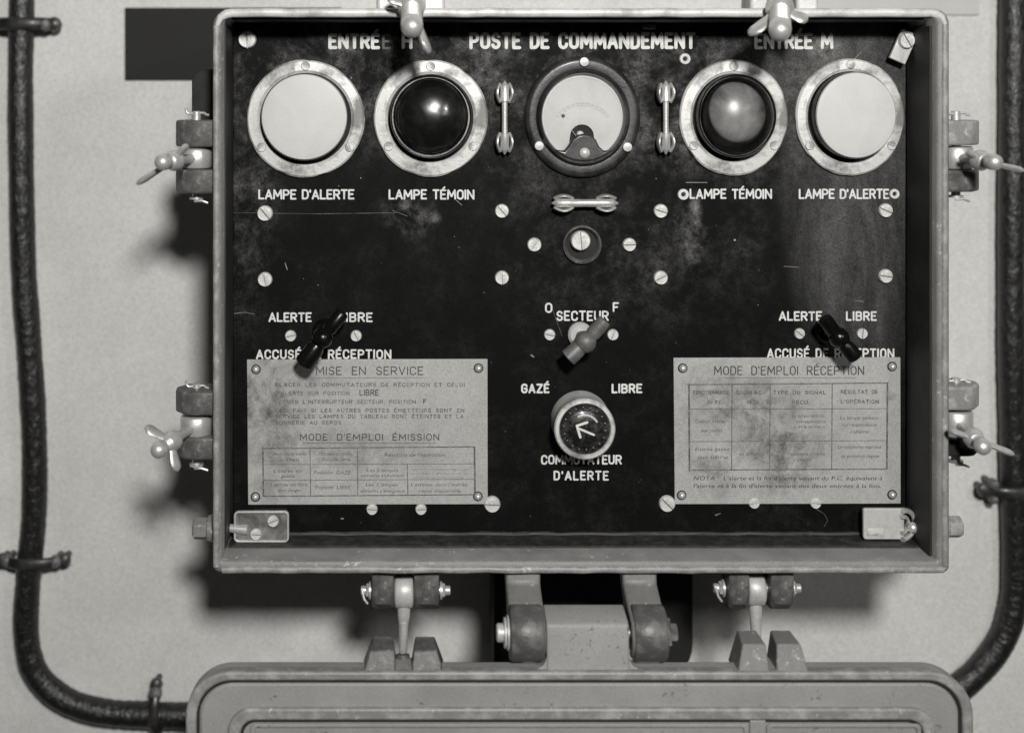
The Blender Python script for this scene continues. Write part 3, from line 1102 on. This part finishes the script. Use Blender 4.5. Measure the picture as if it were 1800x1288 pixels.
txt("MISE EN SERVICE", 555, 744, 644, 659, 1.7, 'ink', pl1, gap=.32, space=.75)
txt("MODE D'EMPLOI ÉMISSION", 527, 772, 762, 774, 1.5, 'ink', pl1, gap=.36, space=.8)
for (tx, x0, x1, y0) in (("PLACER LES COMMUTATEURS DE RÉCEPTION ET CELUI", 484, 817, 672.5), ("D'ALERTE SUR POSITION", 484, 615, 687.5),
                         ("FERMER L'INTERRUPTEUR SECTEUR. POSITION", 484, 731, 702.5), ("CECI FAIT SI LES AUTRES POSTES ÉMETTEURS SONT EN", 484, 816, 717.5),
                         ("SERVICE LES LAMPES DU TABLEAU SONT ÉTEINTES ET LA", 484, 815, 728.0), ("SONNERIE AU REPOS", 484, 600, 739.0)):
    txt(tx, x0, x1, y0, y0 + 7, 1.15, 'ink_mid', pl1, gap=.42, space=.55)
txt("LIBRE", 632, 666, 684.5, 695, 1.5, 'ink', pl1, gap=.34)
txt("F", 744, 750, 701, 709, 1.5, 'ink', pl1)
rules([(555, 664.5, 744, 663.5, .8), (532, 778.5, 765, 778.5, .9)], 'ink_mid', pl1)
rules([(461, 788, 835, 785, 1.8), (462, 785, 463, 872, 2.6), (834, 785, 835, 868, 3.0), (463, 872, 835, 869, 1.8),
       (464, 816, 833, 815, .9), (464, 844, 833, 842, 1.0), (545, 788, 546, 871, 1.3), (628, 787, 629, 870, 1.3), (716, 816, 717, 870, 1.4)], 'ink_mid', pl1)
small([("Avertissement", 479, 538, 800, 4.6), ("reçu", 503, 526, 810, 4.6), ("Manœuvre comm.", 560, 619, 800, 4.6), ("d'entrée alerte", 566, 616, 810, 4.6),
       ("Résultats de l'opération", 676, 782, 802, 4.8), ("L'entrée est", 481, 532, 830, 4.6), ("gazée", 494, 518, 839, 4.6),
       ("Position  GAZÉ", 552, 617, 833, 4.8), ("Les 2 lampes", 645, 700, 829, 4.2), ("témoins s'allument", 634, 711, 838, 4.2),
       ("L'entrée est libre", 476, 540, 854, 4.4), ("sans danger", 488, 530, 864, 4.4), ("Position  LIBRE", 554, 616, 859, 4.8),
       ("Les 2 lampes", 643, 700, 854, 4.2), ("témoins s'éteignent", 633, 712, 865, 4.2), ("L'attente dans l'entrée", 722, 822, 854, 4.2), ("reste disponible", 736, 810, 865, 4.2)],
      'ink_mid', pl1)
small([("Les lampes d'alerte des deux", 724, 822, 827, 3.6), ("entrées s'allument et la", 724, 820, 834, 3.6), ("sonnerie fonctionne", 726, 815, 841, 3.6)], 'ink_soft', pl1)

txt("MODE D'EMPLOI RÉCEPTION", 1255, 1519, 643, 659, 1.8, 'ink', pl2, gap=.32, space=.7)
rules([(1262, 664, 1505, 664, .8)], 'ink_mid', pl2)
rules([(1208, 676, 1562, 673, 1.8), (1211, 674, 1212, 828, 3.0), (1560, 673, 1559, 825, 3.0), (1212, 826, 1560, 824, 1.8),
       (1213, 719, 1558, 718, 1.0), (1213, 776, 1558, 774, 1.0), (1287, 676, 1286, 826, 1.4), (1354, 675, 1353, 825, 1.3), (1463, 675, 1462, 825, 1.5)], 'ink_mid', pl2)
for (tx, x0, x1, y0) in (("FONCTIONNAIRE", 1219, 1282, 686), ("DU P.C.", 1243, 1270, 703), ("SIGNAL", 1293, 1340, 686), ("REÇU", 1313, 1333, 703),
                         ("TYPE DU SIGNAL", 1359, 1452, 686), ("REÇU", 1392, 1420, 703), ("RÉSULTAT DE", 1478, 1543, 685), ("L'OPÉRATION", 1478, 1545, 702)):
    txt(tx, x0, x1, y0, y0 + 7, 1.25, 'ink_mid', pl2, gap=.40, space=.6)
small([("Début alerte", 1222, 1276, 743, 4.6), ("aux postes", 1232, 1270, 759, 4.6), ("Entrée gazée", 1222, 1282, 792, 4.6), ("ou libre", 1226, 1280, 806, 4.6),
       ("La lampe témoin", 1477, 1544, 737, 4.6), ("correspondante", 1480, 1541, 749, 4.6), ("s'allume", 1494, 1527, 761, 4.6),
       ("Le téléphone reprend", 1473, 1549, 788, 4.6), ("sa position repos", 1478, 1545, 804, 4.6),
       ("La lampe témoin", 1392, 1449, 733, 4.2), ("correspondante", 1400, 1452, 743, 4.2), ("et la sonnerie", 1404, 1451, 752, 4.2),
       ("sonnerie arrêtée", 1390, 1450, 800, 4.2), ("et la lampe", 1300, 1345, 800, 4.2), ("s'éteint", 1395, 1425, 810, 4.2)], 'ink_mid', pl2)
small([("NOTA :  L'alerte et la fin d'alerte venant du P.C. équivalent à", 1219, 1551, 843.5, 5.2),
       ("l'alerte et à la fin d'alerte venant des deux entrées à la fois.", 1219, 1549, 857, 5.2)], 'ink', pl2)
riv = None
for pl, pts in ((pl1, ((450, 649), (841, 647), (449, 873), (840, 872))), (pl2, ((1200, 647), (1568, 644), (1198, 870), (1568, 869)))):
    for (x, y) in pts:
        rx, ry, _ = U(x, y, PZ)
        build('rivet_shadow', MB().lathe([(8.6, PZ - 1), (8.6, PZ + .25)], (rx, ry, 0), n=20), 'opaque_dark', pl)  # black disc put in for the shadow round the rivet
        if riv is None:
            riv = build('rivet', MB().lathe([(6.6, PZ - 1), (6.6, PZ + 2.5), (5.4, PZ + 6), (3, PZ + 8), (.5, PZ + 8.4)], (rx, ry, 0), n=18), 'bright', pl, origin=(rx, ry, 0))
        else:
            dup(riv, rx, ry, 0, pl)

# ---- small clips inside the box
def poly_rot(pts, ang, c):
    ca, sa = cos(radians(ang)), sin(radians(ang))
    return [(c[0] + x * ca - y * sa, c[1] + x * sa + y * ca) for x, y in pts]


c = U(1589, 82, 30)
tab = build('corner_clip', MB().prism(poly_rot([(-15, -28), (15, -28), (15, 28), (-15, 28)], 24, c[:2]), 22, 30, 'z'), 'pale_clip', box, bevel=1.5)
build('clip_post', MB().lathe([(8, 0.5), (8, 22)], (c[0] + 6, c[1] - 8, 0), n=16), 'dull_clip', tab)
screw_at(1593, 72, 30, 14, 60, tab)

x0, y0, _ = U(411, 898, 42)
x1, y1, _ = U(508, 953, 42)
lc = build('latch_plate', MB().prism(rrect(x0, x1, y0, y1, 8), 34, 40, 'z'), 'dull_clip', box, bevel=2, label='tarnished latch plate with two screws at the lower left')
bd = MB()
rr1 = rrect(x0, x1, y0, y1, 8)
rr2 = rrect(x0 + 3.5, x1 - 3.5, y0 + 3.5, y1 - 3.5, 5)
build('edge_lip', bd.ring(rr1, rr2, 39, 43), 'bright', lc, bevel=.8)
build('latch_rod', MB().cyl((IX0 - 2, (y0 + y1) / 2 + 4, 36), (x0 + 24, (y0 + y1) / 2 + 6, 40), 7, 9, 16), 'bright', lc)
build('standoff', MB().box(x0 + 30, x1 - 6, y0 + 8, y1 - 8, .4, 34), 'dull_black', lc)
screw_at(480, 915, 40, 10, -20, lc)
screw_at(450, 938, 40, 10, 5, lc)
x0, y0, _ = U(1518, 894, 36)
x1, y1, _ = U(1590, 948, 36)
rc = build('latch_plate', MB().prism(rrect(x0, x1, y0, y1, (5, 3, 3, 5)), 28, 36, 'z'), 'pale_clip', box, bevel=1.5, label='pale latch plate with curled end at the lower right')
cu = MB()
for k, (r_, ww) in enumerate(((25, 4.5), (14, 3.5))):
    cu.sweep([(x1 - 6 + r_ * 1.1 * cos(radians(a)), (y0 + y1) / 2 + r_ * sin(radians(a)), 40 - 14 * cos(radians(a))) for a in range(-88, 89, 16)], ww, ww + 3, n=10)
build('curled_end', cu, 'bright', rc, angle=60)
build('clip_ball', MB().ball((x1 + 14, (y0 + y1) / 2 + 6, 36), 10, 16), 'bright', rc)
build('latch_rod', MB().cyl((x1 + 12, (y0 + y1) / 2 + 8, 20), (IX1 + 1, (y0 + y1) / 2 + 8, 18), 5, 6, 12), 'dull_clip', rc)
build('standoff', MB().box(x0 + 6, x1 - 20, y0 + 8, y1 - 8, .4, 28), 'dull_black', rc)
lt = MB()
build('keeper', MB().box(*[U(1520, 0, 24)[0], U(1548, 0, 24)[0]], U(0, 928, 36)[1], U(0, 941, 36)[1], 36, 37.5), 'bezel', rc, bevel=1)

# ---- clamp lugs and wing bolts on the sides
def hexpoly(r, ph=0):
    return [(r * cos(radians(60 * i + ph)), r * sin(radians(60 * i + ph))) for i in range(6)]


def hexbolt(mb, p, d, r, h):
    """hexagonal head at p, along d"""
    mb.lathe([(r * 1.25, 0), (r * 1.25, 4)], p, d, 20)
    q = Vector(p) + Vector(d).normalized() * 4
    mb.lathe([(r, 0), (r, h), (r * .8, h + 1.5)], q, d, 6)
    return mb


def side_lug(side, ytop, ybot, mat='grey_paint', depth=(28, 100)):
    xs = OX0 + 10 if side < 0 else OX1 - 10
    z0, z1 = depth
    e = 78 if side < 0 else 78
    pl = [(0, z1 - 4), (50, z1 - 4), (62, z1 - 8), (80, z1 - 32), (82, z0 + 24), (66, z0), (0, z0)]
    pts = [(xs + side * a, z) for a, z in pl]
    return MB().prism(pts, ytop, ybot, 'y')


def wing_nut(mb, hub, d, ends, rcoll=15, rb=12, k=1.0):
    d = Vector(d).normalized()
    hub = Vector(hub)
    mb.lathe([(rcoll * 1.1, -10), (rcoll * 1.15, -3), (rcoll, 4), (rcoll * .8, 12), (rb * .85, 14)], hub, d, 20)
    for e in ends:
        e = Vector(e)
        v = e - hub
        s0 = hub + v.normalized() * rcoll * .5
        pts = [s0.lerp(e, t) for t in (0, .25, .5, .75, .9, 1.0)]
        # paddle: broad along the bolt's direction, thin across
        nrm = v.cross(d).normalized()
        mb.sweep(pts, [x * k for x in (5, 4.5, 4.5, 5, 4.5, 2)], [x * k for x in (9, 9, 12, 13, 10, 4)], up=d, n=12)


def wing_bolt(eye, eye_axis, eyelen, reye, tipimg, tipz, hubt, ends, label, rrod=8.5, parent=None, kk=1.0):
    eye = Vector(eye)
    tip = Vector(U(tipimg[0], tipimg[1], tipz))
    L = empty('wing_bolt', *eye, parent or box, label=label)
    ax = Vector(eye_axis)
    mb = MB()
    a0 = eye - ax * eyelen / 2
    mb.lathe([(reye - 3, 0), (reye, 3), (reye, eyelen - 3), (reye - 3, eyelen)], a0, ax, 28)
    mb.cyl(eye, tip, rrod, rrod, 18)
    dv = tip - eye
    th, h_ = [], dv.length * (hubt + .02)
    while h_ < dv.length - 8:
        th += [(rrod + .2, h_), (rrod + 1.6, h_ + 1.3), (rrod + .2, h_ + 2.6)]
        h_ += 2.6
    if th:
        mb.lathe(th, eye, dv, 18)
    build('eye_bolt', mb, 'bright', L, angle=50)
    d = (tip - eye)
    hub = eye + d * hubt
    nb = MB()
    nb2 = MB()
    wing_nut(nb, hub, d, [U(e[0], e[1], (hub.z + dz)) for e, dz in ends], rcoll=15 * kk, rb=12 * kk, k=kk)
    build('wing_nut', nb, 'bright', L, angle=50)
    dn = d.normalized()
    cap = MB().lathe([(a_ * kk, b_ * kk) for a_, b_ in ((10, -14), (13, -8), (13.5, 0), (12.5, 7), (9, 12), (4, 14.5), (.5, 15))], tip, dn, 22)
    build('acorn_end', cap, 'bright', L, angle=50)
    return L


def pin(x, y0, y1, z, parent, ends=True):
    mb = MB().cyl((x, y0, z), (x, y1, z), 7.5, n=16, ch=1)
    # split pin through the top end
    mb.cyl((x - 13, y0 + 5, z + 3), (x + 13, y0 + 3, z + 3), 2.2, n=8)
    mb.sweep([(x - 13, y0 + 5, z + 3), (x - 17, y0 + 2, z + 3), (x - 18, y0 - 5, z + 4)], 2.2, n=8)
    mb.sweep([(x + 13, y0 + 3, z + 3), (x + 17, y0 + 6, z + 5), (x + 22, y0 + 7, z + 6)], 2.2, n=8)
    mb.cyl((x, y1 - 3, z), (x, y1 + 1, z), 12, n=16)
    mb.sweep([(x - 3, y1 + 4, z + 5), (x + 10, y1 + 3, z + 8), (x + 20, y1 + 7, z + 6)], 2.2, n=8)
    return build('hinge_pin', mb, 'bright', parent)


def yr(y, z):
    return U(0, y, z)[1]


def clamp(side, ya0, ya1, yb0, yb1, eyeimg, tipimg, tipz, hubt, ends, label, wl_, mats=('grey_paint', 'grey_paint')):
    L = empty('clamp_bracket', OX0 if side < 0 else OX1, yr((ya0 + yb1) / 2, 100), 60, box, label=wl_)
    build('lug', side_lug(side, yr(ya0, 96), yr(ya1, 96)), mats[0], L, bevel=4, seg=3)
    build('lug', side_lug(side, yr(yb0, 96), yr(yb1, 96)), mats[1], L, bevel=4, seg=3)
    ex = (OX0 - 36) if side < 0 else (OX1 + 34)
    pin(ex, yr(ya0, 60) - 16, yr(yb1, 60) + 8, 60, L)
    eye = (ex, (yr(ya1, 80) + yr(yb0, 80)) / 2, 62)
    gap = yr(yb0, 80) - yr(ya1, 80)
    wing_bolt(eye, (0, 1, 0), gap - 4, 27, tipimg, tipz, hubt, ends, label)


clamp(-1, 212, 259, 299, 341, None, (287, 285), 190, .72, [((240, 324), 14), ((330, 254), 0)],
      'wing bolt at the upper left, one wing pointing down and left', 'upper left pair of lugs', ('dark_cast', 'dark_cast'))
clamp(-1, 690, 731, 770, 809, None, (280, 790), 190, .70, [((255, 750), 10), ((312, 828), 10)],
      'wing bolt at the lower left, its wings spread wide', 'lower left pair of lugs', ('dark_cast', 'dark_cast'))
clamp(1, 212, 256, 300, 338, None, (1746, 285), 190, .70, [((1700, 268), 0), ((1800, 300), 10)],
      'wing bolt at the upper right, pointing at the cable', 'upper right pair of lugs', ('edge_paint', 'dark_cast'))
clamp(1, 680, 722, 772, 803, None, (1727, 784), 190, .70, [((1668, 755), -6), ((1782, 798), 10)],
      'wing bolt at the lower right, one wing across the cable', 'lower right pair of lugs', ('edge_paint', 'opaque_dark'))

# top pair: lugs rise from the top of the box, bolts swing down over the rim
for (lx, tip, ends, lab) in ((722, (724, 46), [((682, -6), 0), ((754, 94), 25)], 'wing bolt over the top rim, left of the title, one long wing hanging down'),
                             (1372, (1371, 52), [((1318, 62), 14), ((1420, 36), 10)], 'wing bolt over the top rim at the right, two broad wings')):
    L = empty('clamp_bracket', lx, OY0, 60, box)
    xr = U(lx, 0, 60)[0]
    for s_ in (-1, 1):
        build('lug', MB().box(xr + s_ * 20 if s_ > 0 else xr - 58, xr + 58 if s_ > 0 else xr - 20, -62, OY0 + 12, 20, 84), 'top_rim', L, bevel=6, seg=3)
    build('hinge_pin', MB().cyl((xr - 72, -30, 55), (xr + 72, -30, 55), 8, n=16, ch=1), 'bright', L)
    wing_bolt((xr, -30, 55), (1, 0, 0), 36, 26, tip, 205, .62, ends, lab, rrod=16, kk=1.35)

# hexagon bolts through the sides near the foot
for (side, y, ins) in ((-1, 928, 'dull_clip'), (1, 925, 'pale_clip')):
    x_ = OX0 + 9 if side < 0 else OX1 - 9
    yy = yr(y, 60)
    mb = MB()
    d = (side, 0, 0)
    mb.lathe([(27, 0), (27, 8), (24, 12), (22, 24), (20, 26)], (x_, yy, 60), d, 24)
    mb.lathe([(19, 0), (19, 22), (16, 25)], (x_ + side * 26, yy, 60), d, 6)
    build('side_bolt', mb, 'grey_paint' if side < 0 else 'edge_paint', box, bevel=1.2)

# ---- lower lugs with hanging eye bolts
def bottom_clamp(il0, il1, ir0, ir1, ie0, ie1, lowx, lowy, lowz, label, py=1037):
    k = (D - 92) / D
    f = lambda ix: VX + (ix - VX) * k
    L = empty('clamp_bracket', f((il0 + ir1) / 2), OY1, 60, box, label=label)
    for (a_, b_) in ((il0, il1), (ir0, ir1)):
        pr = [(OY1 - 10, 30), (OY1 - 10, 92), (1004, 96), (1024, 92), (1038, 76), (1040, 56), (1030, 38), (1010, 30)]
        build('lug', MB().prism(pr, f(a_), f(b_), 'x'), 'dark_cast', L, bevel=5, seg=3)
    yy = yr(py, 62)
    mb = MB()
    x0_, x1_ = f(il0) - 20, f(ir1) + 20
    mb.cyl((x0_, yy, 62), (x1_, yy, 62), 8, n=16, ch=1.5)
    hexbolt(mb, (f(il0) - 2, yy, 62), (-1, 0, 0), 12, 4)
    hexbolt(mb, (f(ir1) + 2, yy, 62), (1, 0, 0), 12, 4)
    mb.sweep([(x0_ + 2, yy - 4, 70), (x0_ + 6, yy + 10, 74), (x0_ + 12, yy + 18, 74)], 2.2, n=8)
    build('hinge_pin', mb, 'bright', L)
    eb = MB()
    eb.lathe([(24, 0), (28, 4), (28, f(ie1) - f(ie0) - 4), (24, f(ie1) - f(ie0))], (f(ie0), yy + 2, 60), (1, 0, 0), 28)
    low = U(lowx, lowy, lowz)
    ex = f((ie0 + ie1) / 2)
    eb.sweep([(ex, yy + 14, 66), (ex, yy + 40, 68), ((ex + low[0]) / 2, (yy + low[1]) / 2 + 20, 66), low], [12, 10.5, 8.5, 6], n=16)
    build('eye_bolt', eb, 'pale_clip', L, angle=50)
    return L, low


LB, low = bottom_clamp(654, 692, 728, 772, 693, 727, 708, 1158, 150, 'lower left lugs with an eye bolt hanging down')
build('bolt_end', MB().lathe([(11, 0), (12, 6), (12, 20), (7, 26)], (low[0], low[1] - 8, low[2]), (0, 1, 0.2), 16), 'dark_cast', LB)
RB, low = bottom_clamp(1282, 1318, 1356, 1396, 1319, 1351, 1332, 1165, 70, 'lower right lugs with an eye bolt hanging down', 1033)

bx0 = U(337, 0, -40)[0]
build('side_block', MB().prism(rrect(bx0, OX0 + 12, U(0, 122, -40)[1], U(0, 262, -40)[1], (22, 2, 2, 10)), -150, -40, 'z'), 'opaque_dark', box, bevel=4)  # dark block beside the box at its upper left
# ---- black block added as the shadow behind the hinge
gx0, _, _ = U(868, 0, -300)
gx1, _, _ = U(1218, 0, -300)
gl = MB().prism(rrect(gx0, gx1, 940, 1345, (2, 2, 80, 40)), ZW + 1, -300, 'z')
build('hinge_shadow_block', gl, 'opaque_dark', box, bevel=4)

# ---- lid, hanging open in front of the wall
ZL = 205
k = (D - ZL) / D


def fx(ix):
    return VX + (ix - VX) * k


def fy(iy):
    return VY + (iy - VY) * k


lid = empty('lid', 1000, fy(1182), 180, box, label='open lid hanging below the box')
X0, X1, Y0 = fx(326), fx(1712), fy(1181)
Y1 = Y0 + 940
build('lid_plate', MB().prism(rrect(X0 + 1, X1 - 1, Y0 + 1, Y1 - 1, 70, 12), 163, 196, 'z'), 'lid_paint', lid, bevel=5, seg=3)
build('lid_flange', MB().ring(rrect(X0, X1, Y0, Y1, 71, 12), rrect(X0 + 17, X1 - 17, Y0 + 14, Y1 - 14, 58, 12), 185, ZL), 'edge_paint', lid, bevel=4, seg=3)
gi = rrect(X0 + 17.5, X1 - 17.5, Y0 + 14.5, Y1 - 14.5, 57, 12)
build('lid_seal', MB().ring(gi, rrect(X0 + 21.5, X1 - 21.5, Y0 + 18.5, Y1 - 18.5, 54, 12), 190, 199), 'dull_black', lid)
build('lid_field', MB().prism(rrect(X0 + 23, X1 - 23, Y0 + 20, Y1 - 20, 53, 12), 190, 201, 'z'), 'lid_paint', lid, bevel=3)
rx0, rx1, ry0 = fx(400), fx(1645), fy(1243)
build('lid_ridge', MB().ring(rrect(rx0, rx1, ry0, Y1 - 60, 40, 10), rrect(rx0 + 20, rx1 - 20, ry0 + 19, Y1 - 80, 24, 10), 198, 209), 'edge_paint', lid, bevel=4, seg=3)
build('ridge_edge', MB().ring(rrect(rx0 + 20.5, rx1 - 20.5, ry0 + 19.5, Y1 - 80.5, 24, 10), rrect(rx0 + 25, rx1 - 25, ry0 + 24, Y1 - 85, 20, 10), 198, 203), 'dull_black', lid)
for (a_, b_) in ((440, 1316), (1348, 1620)):
    build('inner_rib', MB().ring(rrect(fx(a_), fx(b_), fy(1272), fy(1500), 8, 6), rrect(fx(a_) + 7, fx(b_) - 7, fy(1272) + 6, fy(1500) - 6, 5, 6), 200, 205), 'lid_paint', lid, bevel=1.5)
build('rib_bar', MB().box(fx(1318), fx(1346), fy(1265), fy(1500), 200, 206.5), 'lid_paint', lid, bevel=2)

# slotted horns on top of the lid
for (a0, a1, top, b0, b1) in ((650, 693, 1141, 727, 768), (1306, 1347, 1130, 1366, 1408)):
    hm_l = MB()
    for (p, q, outer) in ((a0, a1, -1), (b0, b1, 1)):
        kk = (D - 190) / D
        X_ = lambda ix: VX + (ix - VX) * kk
        Yt, Yb = VY + (top - VY) * kk, fy(1192)
        fl = 12
        tl, tr = X_(p), X_(q)
        bl = tl - (fl if outer < 0 else 4)
        br = tr + (fl if outer > 0 else 4)
        hm = MB()
        zf, zb = 196, 140
        vs = [(tl + 3, Yt, zb), (tr - 3, Yt, zb), (br, Yb, zb), (bl, Yb, zb), (tl, Yt + 2, zf - 8), (tr, Yt + 2, zf - 8), (br, Yb, zf + 6), (bl, Yb, zf + 6)]
        hm.add(vs, [(0, 1, 2, 3), (4, 5, 6, 7), (0, 1, 5, 4), (1, 2, 6, 5), (2, 3, 7, 6), (3, 0, 4, 7)])
        build('lid_horn', hm, 'dark_cast' if a0 < 1000 else 'grey_paint', lid, bevel=2.5, seg=2)
    build('horn_bridge', MB().box(X_(a1) - 2, X_(b0) + 2, fy(1181), fy(1192), 150, 192), 'lid_paint', lid, bevel=3)

# ---- hinge
hx0, hx1 = U(961, 0, 192)[0], U(1106, 0, 192)[0]
prof = [(fy(1190), 196), (1030, 192), (1018, 189), (1013, 182), (1006, 136), (1012, 128), (1040, 128), (fy(1190), 150)]
hp = build('hinge_plate', MB().prism(prof, hx0, hx1, 'x'), 'lid_paint', lid, bevel=3, seg=3)
# fillets where the plate meets the lid
for s_, xx in ((-1, hx0), (1, hx1)):
    pts = [(xx - s_ * 2, fy(1190)), (xx - s_ * 2, fy(1158))] + [(xx + s_ * 20 * (1 - cos(radians(a))), fy(1158) + (fy(1182) - fy(1158)) * sin(radians(a))) for a in range(15, 91, 15)] + [(xx + s_ * 20, fy(1190))]
    build('fillet', MB().prism(pts, 165, 193, 'z'), 'lid_paint', lid, bevel=1)
for (a_, b_) in ((921, 962), (1105, 1168)):
    build('lid_pad', MB().box(fx(a_), fx(b_), fy(1158), fy(1186), 120, 170), 'pale_clip', lid, bevel=2)

arm_prof = [(OY1 - 12, 62), (OY1 - 12, 100), (983, 106), (1002, 150), (1012, 186)]
arm_prof += [(1040 + 38 * sin(radians(a)), 162 + 38 * cos(radians(a))) for a in range(-10, 171, 12)]
arm_prof += [(1034, 122), (1008, 96), (990, 72)]
for (x0_, x1_, flare, bolt) in ((U(893, 0, 150)[0], U(959, 0, 165)[0], 0, -1), (U(1103, 0, 150)[0], U(1170, 0, 165)[0], 0, 1)):
    H = build('hinge_arm', MB().prism(arm_prof, x0_, x1_ - 2, 'x'), 'grey_paint', box, bevel=5, seg=3)
    build('knuckle', MB().lathe([(40, 0), (43, 3), (43, x1_ - x0_ - 9), (40, x1_ - x0_ - 6)], (x0_ + (1 if bolt < 0 else 4), 1040, 165), (1, 0, 0), 40), 'knuckle', H, angle=50)
    bx = x0_ if bolt < 0 else x1_ - 2
    mb = MB()
    mb.lathe([(27, 0), (27, 3)], (bx, 1040, 165), (bolt, 0, 0), 28)
    mb.lathe([(24, 4), (24, 8), (15, 8.4), (15, 18), (13, 20)], (bx, 1040, 165), (bolt, 0, 0), 12 if bolt < 0 else 6)
    build('hinge_bolt', mb, 'pale_clip' if bolt < 0 else 'dull_clip', H)
build('hinge_pin', MB().cyl((hx0 - 6, 1040, 165), (hx1 + 6, 1040, 165), 8), 'bright', box)

# ================================================================ CABLES
def spline(pts, m=8):
    out = []
    P_ = [Vector(p) for p in pts]
    P_ = [P_[0] * 2 - P_[1]] + P_ + [P_[-1] * 2 - P_[-2]]
    for i in range(1, len(P_) - 2):
        for j in range(m):
            t = j / m
            a_, b_, c_, d_ = P_[i - 1], P_[i], P_[i + 1], P_[i + 2]
            out.append(0.5 * ((2 * b_) + (c_ - a_) * t + (2 * a_ - 5 * b_ + 4 * c_ - d_) * t * t + (3 * b_ - a_ - 3 * c_ + d_) * t ** 3))
    out.append(P_[-2])
    return out


ZC = ZW + 32


def cable(pts, r, label):
    P3 = [U(x, y, ZC) for x, y in pts]
    sp = spline(P3, 26)
    rs = [r * (1 + 0.015 * sin(i * .23) + random.uniform(-.022, .022)) for i in range(len(sp))]
    mb = MB().sweep(sp, rs, rs, up=(0, 0, 1), n=20, jit=0.015)
    return build('cable', mb, 'cable', None, label=label, category='cable', angle=80)


cable([(36, -120), (38, 0), (36, 150), (38, 330), (42, 480), (52, 620), (60, 760), (60, 900), (50, 1010), (46, 1110), (62, 1180), (112, 1228), (180, 1250), (270, 1256), (360, 1257), (470, 1258)], 26,
      'black tarred cable running down the wall left of the box and curving under it')
cable([(1786, -120), (1782, 0), (1780, 250), (1778, 520), (1781, 760), (1785, 950), (1784, 1040), (1768, 1110), (1728, 1170), (1670, 1220), (1600, 1262)], 27,
      'black tarred cable running down the wall right of the box and behind the lid')


def clampstrap(p0, p1, w, label, knobs):
    a_, b_ = Vector(U(*p0, ZW + 56)), Vector(U(*p1, ZW + 56))
    a_.z = b_.z = ZC
    L = empty('cable_clamp', *((a_ + b_) / 2), None, label=label, category='cable clamp', group='clamps holding the cables to the wall')
    d = (b_ - a_)
    mid = (a_ + b_) / 2
    ln = d.length
    pts = []
    for i in range(17):
        t = -1 + 2 * i / 16
        zz = ZW + 34 + 28 * max(0.0, 1 - abs(t) ** 2.5)
        pts.append(mid + d * (t / 2) + Vector((0, 0, zz - ZC)))
    mb = MB().sweep(pts, [w / 2 * (.6 if i in (0, 16) else 1) for i in range(17)], 6, up=(0, 0, 1), n=12)
    build('strap', mb, 'meter_black', L, angle=60)
    for kx, ky, kr in knobs:
        q = U(kx, ky, ZW + 56)
        build('strap_screw', MB().lathe([(kr * .6, 0), (kr * .6, 34), (kr, 36), (kr, 46), (kr * .7, 52), (kr * .2, 54)], (q[0], q[1], ZW + 4), (0, 0, 1), 14), 'dark_cast', L)
    for e_ in (a_, b_):
        build('strap_foot', MB().lathe([(w * .3, 0), (w * .34, 22), (w * .5, 26), (w * .6, 34), (w * .5, 43), (w * .2, 47)], (e_.x, e_.y, ZW + 1), (0, 0, 1), 16), 'meter_black', L)


clampstrap((-18, 42), (90, 42), 26, 'cable clamp at the top left', [(76, 44, 13)])
clampstrap((-2, 990), (108, 990), 24, 'cable clamp low on the left cable', [(95, 990, 13), (10, 988, 12)])
clampstrap((271, 1210), (271, 1300), 22, 'upright cable clamp on the bottom run of the left cable', [(271, 1222, 14)])
clampstrap((1738, 866), (1845, 866), 26, 'cable clamp on the right cable', [(1750, 853, 11), (1750, 880, 9)])
